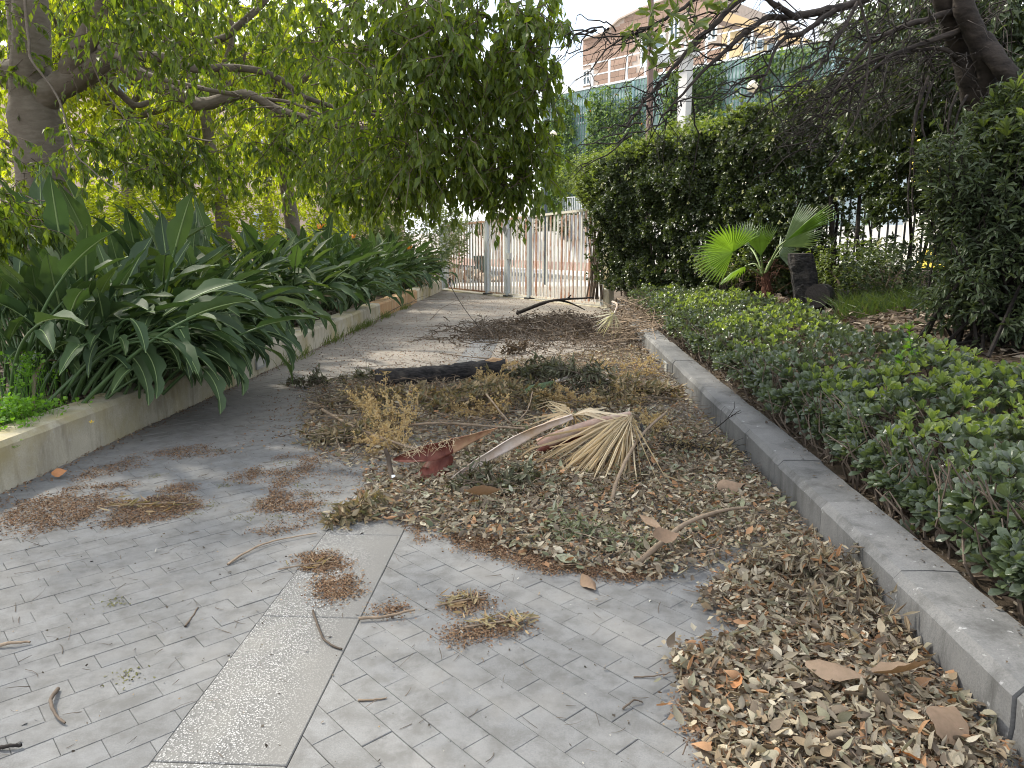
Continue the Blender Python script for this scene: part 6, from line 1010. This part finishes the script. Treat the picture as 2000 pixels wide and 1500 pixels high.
mk('fan', [(v, f, 0) for v, f in fan(hA, (.5, .55, .02), (.5, -.6, .25), .50, 2.4, 24, None, 881, .34, .018, .25, .05, 1.0)] + [(v, f, 0) for v, f in fan(hA, (-.55, .6, .12), (.4, .5, .3), .42, 1.5, 16, None, 882, .25, .018, .25, .05, 1.0)], MAT['straw'], fa)
MAT['strawpink'] = M_rough('pinkish_stalk', (.50, .39, .33), (.40, .25, .20), 7, bs=.3, bd=.004, c3=(.58, .50, .43), s3=4)
fb = thing('dead_palm_frond', 'straw coloured dead palm fan with drooping strips and reddish stalk', 'palm frond', G(1170, 920) * [1, 1, 0])
hB = G(1233, 812, .38); mk('stalk', [ribbon([G(1052, 872, .10), G(1110, 848, .22), G(1170, 826, .32), hB], [.11, .10, .07, .06], [(.2, -.3, 1), (.1, -.4, 1), (.1, -.5, 1), (0, -.6, 1)], [-.9, -1.0, -.9, -.7], th=.006)], MAT['strawpink'], fb, True)
mk('stalk_base', [ribbon([G(1045, 885, .06), G(1080, 866, .13), G(1120, 846, .2), G(1150, 835, .25)], [.02, .10, .12, .06], [(.2, .2, 1)] * 4, [-1.0] * 4, th=.005)], MAT['sheath'], fb, True)
mB = G(1120, 940, .05) - hB; sB = G(1222, 955, .03) - G(1050, 885, .12)
mk('fan', [(v, f, 0) for v, f in fan(hB, mB, sB, np.linalg.norm(mB) * 1.12, 1.55, 34, None, 883, .12, .020, .22, .0, 1.0)] + [(v, f, 0) for v, f in fan(hB + [0, .03, .02], mB + [.1, .1, .1], sB, np.linalg.norm(mB) * .95, 1.5, 22, None, 884, .18, .022, .2, .05, 1.3)], MAT['straw'], fb)
P0 = np.repeat(hB[None], 26, 0); r = rng(885); dr = nrm(mB + sB * r.uniform(-.8, .7, (26, 1)) + r.normal(0, .06, (26, 3))); L_ = np.linalg.norm(mB) * r.uniform(.8, 1.25, 26); u = np.linspace(0, 1, 7); P = P0[:, None] + dr[:, None] * (L_[:, None] * u)[..., None]; P[:, :, 2] -= .12 * u[None] ** 2; P += np.cumsum(r.normal(0, .006, P.shape), 1); P[:, :, 2] = np.maximum(P[:, :, 2], .01); mk('fibre', [tubes(P, np.array([.001, .004, .006, .006, .005, .003, .001])[None].repeat(26, 0), 3)], MAT['straw'], fb, kind='stuff')
shc = thing('palm_sheath', 'red brown palm leaf sheath with tan tip lying left of the dead fronds', 'palm sheath', G(860, 915) * [1, 1, 0])
mk('upper_lobe', [ribbon([G(768, 898, .07), G(800, 893, .13), G(845, 882, .19), G(888, 866, .22)], [.012, .10, .135, .11], [(-.1, .35, 1), (0, .3, 1), (.1, .1, 1), (.2, -.1, 1)], [1.5, 1.4, 1.0, .7], th=.006, ruf=.003)], MAT['sheath'], shc, True)
mk('lower_lobe', [ribbon([G(876, 884, .15), G(862, 903, .10), G(838, 926, .05), G(812, 936, .015)], [.12, .19, .19, .12], [(-.75, -.1, .6), (-.8, 0, .5), (-.8, .1, .4), (-.5, .4, .5)], [.8, .9, 1.1, 1.3], th=.006, ruf=.003)], MAT['sheath'], shc, True)
mk('tip', [ribbon([G(872, 873, .20), G(905, 861, .235), G(940, 848, .25), G(972, 836, .26)], [.12, .10, .06, .006], [(.25, -.1, 1), (.3, -.2, 1), (.35, -.3, 1), (.4, -.3, 1)], [.7, .6, .5, .4], th=.005)], MAT['sheathtip'], shc, True)
r = rng(886); n = 60; t_ = r.random(n); a_, b2, c2 = G(790, 884, .20), G(840, 874, .25), G(888, 858, .27); P = (1 - t_)[:, None] ** 2 * a_ + 2 * (t_ * (1 - t_))[:, None] * b2 + t_[:, None] ** 2 * c2 + r.normal(0, .012, (n, 3)); mk('fibres', [tubes(np.stack([P, P + r.normal(0, .02, (n, 3)), P + r.normal(0, .03, (n, 3)) - [0, 0, .02]], 1), np.full((n, 3), .0009), 3)], MAT['straw'], shc, kind='stuff')
gf = thing('wilted_palm_frond', 'grey green wilted palm frond in the heap right of the black log', 'palm frond', G(1080, 760)); hb_ = G(1085, 745, .15); mk('fan', [(v, f, 0) for v, f in fan(hb_, (-.8, -.5, .05), (.3, -.8, .3), .62, 1.9, 24, None, 891, .2, .018, .5)], MAT['palmgrey'], gf); mk('stalk', [limb([hb_, hb_ + [.3, .2, .05], hb_ + [.65, .3, -.08]], .014, .018, 10, 6)], MAT['strawstem'], gf)
wf_ = thing('white_palm_frond', 'whitish dead palm frond by the kerb beside the brush pile', 'palm frond', G(1195, 640)); hw = G(1200, 612, .45); mk('fan', [(v, f, 0) for v, f in fan(hw, (-.3, -.5, -.75), (.8, -.3, .2), .42, 1.6, 18, None, 892, .05, .018, .25, 0, .8)] + [(v, f, 0) for v, f in fan(hw, (-.6, -.2, -.1), (.3, -.3, .8), .32, 1.5, 12, None, 893, .1, .018, .25, 0, .8)], MAT['whitefrond'], wf_); mk('stalk', [limb([hw, hw + [.05, .1, .12], hw + [-.02, .2, .16]], .012, .02, 8, 6)], MAT['strawstem'], wf_)
# big dry leaves
def bigleaf(label, px, py, ln, az, mat, curl=.8, z=.03, tilt=.1, roll=0.0, w_=.5, seed=0):
    T = tmpl_curl(w_, curl, 10, .3, .25 + .3 * (seed % 3), .8); V = T[0].copy(); V[:, 2] += .02 * np.sin(V[:, 1] * 23 + seed) * np.abs(V[:, 0]) * 4; c = G(px, py, z); a = np.array([math.cos(az), math.sin(az), tilt]); Ms = orient(a[None], np.array([roll])); c = c - nrm(a) * ln / 2
    o = place('big_dry_leaf', mesh('big_dry_leaf', [(V, T[1], 0)], MAT[mat], True), None, M4(Ms[0], c, ln)); return tag(o, label, 'leaf')
bigleaf('rolled brown magnolia leaf lying alone at the litter edge', 1150, 1130, .17, -1.25, 'bigdry', 1.5, .035, .0, math.pi, .62, 1)
bigleaf('broad brown leaf standing in the litter close to the right kerb', 1428, 945, .17, .2, 'bigdry', .9, .10, .1, 2.6, .75, 2)
bigleaf('tan folded leaf scrap below the pale frond stalk', 945, 962, .19, .1, 'bigdry', .6, .12, .05, .9, .6, 3)
bigleaf('pinkish tan leaf caught on the curved stick', 1300, 1048, .15, .5, 'bigdry', .5, .16, -.1, -.4, .7, 4)
bigleaf('long dark brown leaf just behind the curved stick', 1270, 1022, .17, 2.2, 'bigdry', 1.2, .08, .2, .5, .36, 5)
bigleaf('large curled beige leaf in the near litter heap, left of its twin', 1632, 1300, .19, -.45, 'bigdry', 1.0, .11, .0, 3.0, .62, 6)
bigleaf('large boat shaped brown leaf touching the right kerb', 1765, 1312, .22, .25, 'bigdry', 1.1, .11, .08, .5, .55, 7)
bigleaf('flat folded brown leaf at the bottom right of the litter heap', 1856, 1405, .17, .9, 'bigdry', .4, .10, .1, 2.7, .8, 8)
bigleaf('pale yellowish leaf beside the rolled magnolia leaf', 1105, 1092, .11, 2.7, 'littergreen', .5, .04, .1, .3, .6, 9)
bigleaf('bright orange leaf at the foot of the left kerb', 115, 921, .09, .4, 'rustleaf', .7, .05, .1, 2.4, .8, 10)
bigleaf('orange brown leaf upright in the near litter heap', 1442, 1332, .07, 1.0, 'rustleaf', .7, .05, .3, .6, .8, 11)
bigleaf('deep orange leaf at the bottom of the near litter heap', 1772, 1478, .09, -.8, 'rustleaf', .9, .05, .1, .6, .6, 12)
bigleaf('rusty red leaf in the litter below the curved stick', 1385, 1050, .08, .4, 'rustleaf', .5, .05, .2, .8, .6, 13)
bigleaf('long thin tan leaf at the lower litter edge', 1425, 1475, .12, .05, 'straw', .5, .025, .0, .3, .28, 14)
bigleaf('yellow leaf strip beside the cigarette sized stub', 1412, 1122, .09, -.4, 'orange', .7, .015, .0, .3, .25, 15)
# dried leaf bunches on the bare pavers
def bunch(label, c, seed, n, spread, mat):
    r = rng(seed); b = G(*c); t = thing('dry_leaf_bunch', label, 'dry leaves', b); 
    for i in range(n):
        a = r.uniform(0, 6.28); p = b + np.r_[r.normal(0, spread, 2) * [1.4, .7], r.uniform(.006, .03)]; T = tmpl_curl(.2, 1.0, 4, .25, .4); d = np.array([math.cos(a), math.sin(a), r.normal(.12, .15)]); Ms = orient(d[None], r.normal(0, .8, 1))[0]; place('leaf_strip', bun[i % 3] if mat == 'straw' else bun2[i % 3], t, M4(Ms, p, r.uniform(.05, .10)))
    q = curve([b + [-spread * 2.4, -.04, .012], b + [0, 0, .02], b + [spread * 2.2, .05, .014]], 8); mk('stalk', [tubes(q, np.linspace(.004, .003, 8), 5)], MAT['twigpale'], t)
MAT['strip'] = M_leaf('olive_tan_strip', [(.30, .24, .13), (.24, .20, .11), (.36, .27, .16), (.27, .17, .09)], .7, .1)
bun = [mesh('leaf_strip', [(lambda T: (T[0], T[1], 0))(tmpl_curl(.18, 1.0 + .3 * k, 5, .3, .5 * k))], MAT['strip'], True) for k in range(3)]; bun2 = bun
bunch('small bunch of olive dried leaf strips on the pavers, upper of two', (905, 1180, 0), 901, 24, .045, 'straw'); bunch('bunch of tan curled leaf strips on the pavers, lower of two', (985, 1222, 0), 902, 34, .065, 'straw')
bunch('few tan leaves on the brown debris at the terrazzo strip', (600, 1110, 0), 903, 7, .05, 'straw'); bunch('heap of tan dried leaves in the brown drift at far left', (290, 990, 0), 904, 40, .10, 'straw')
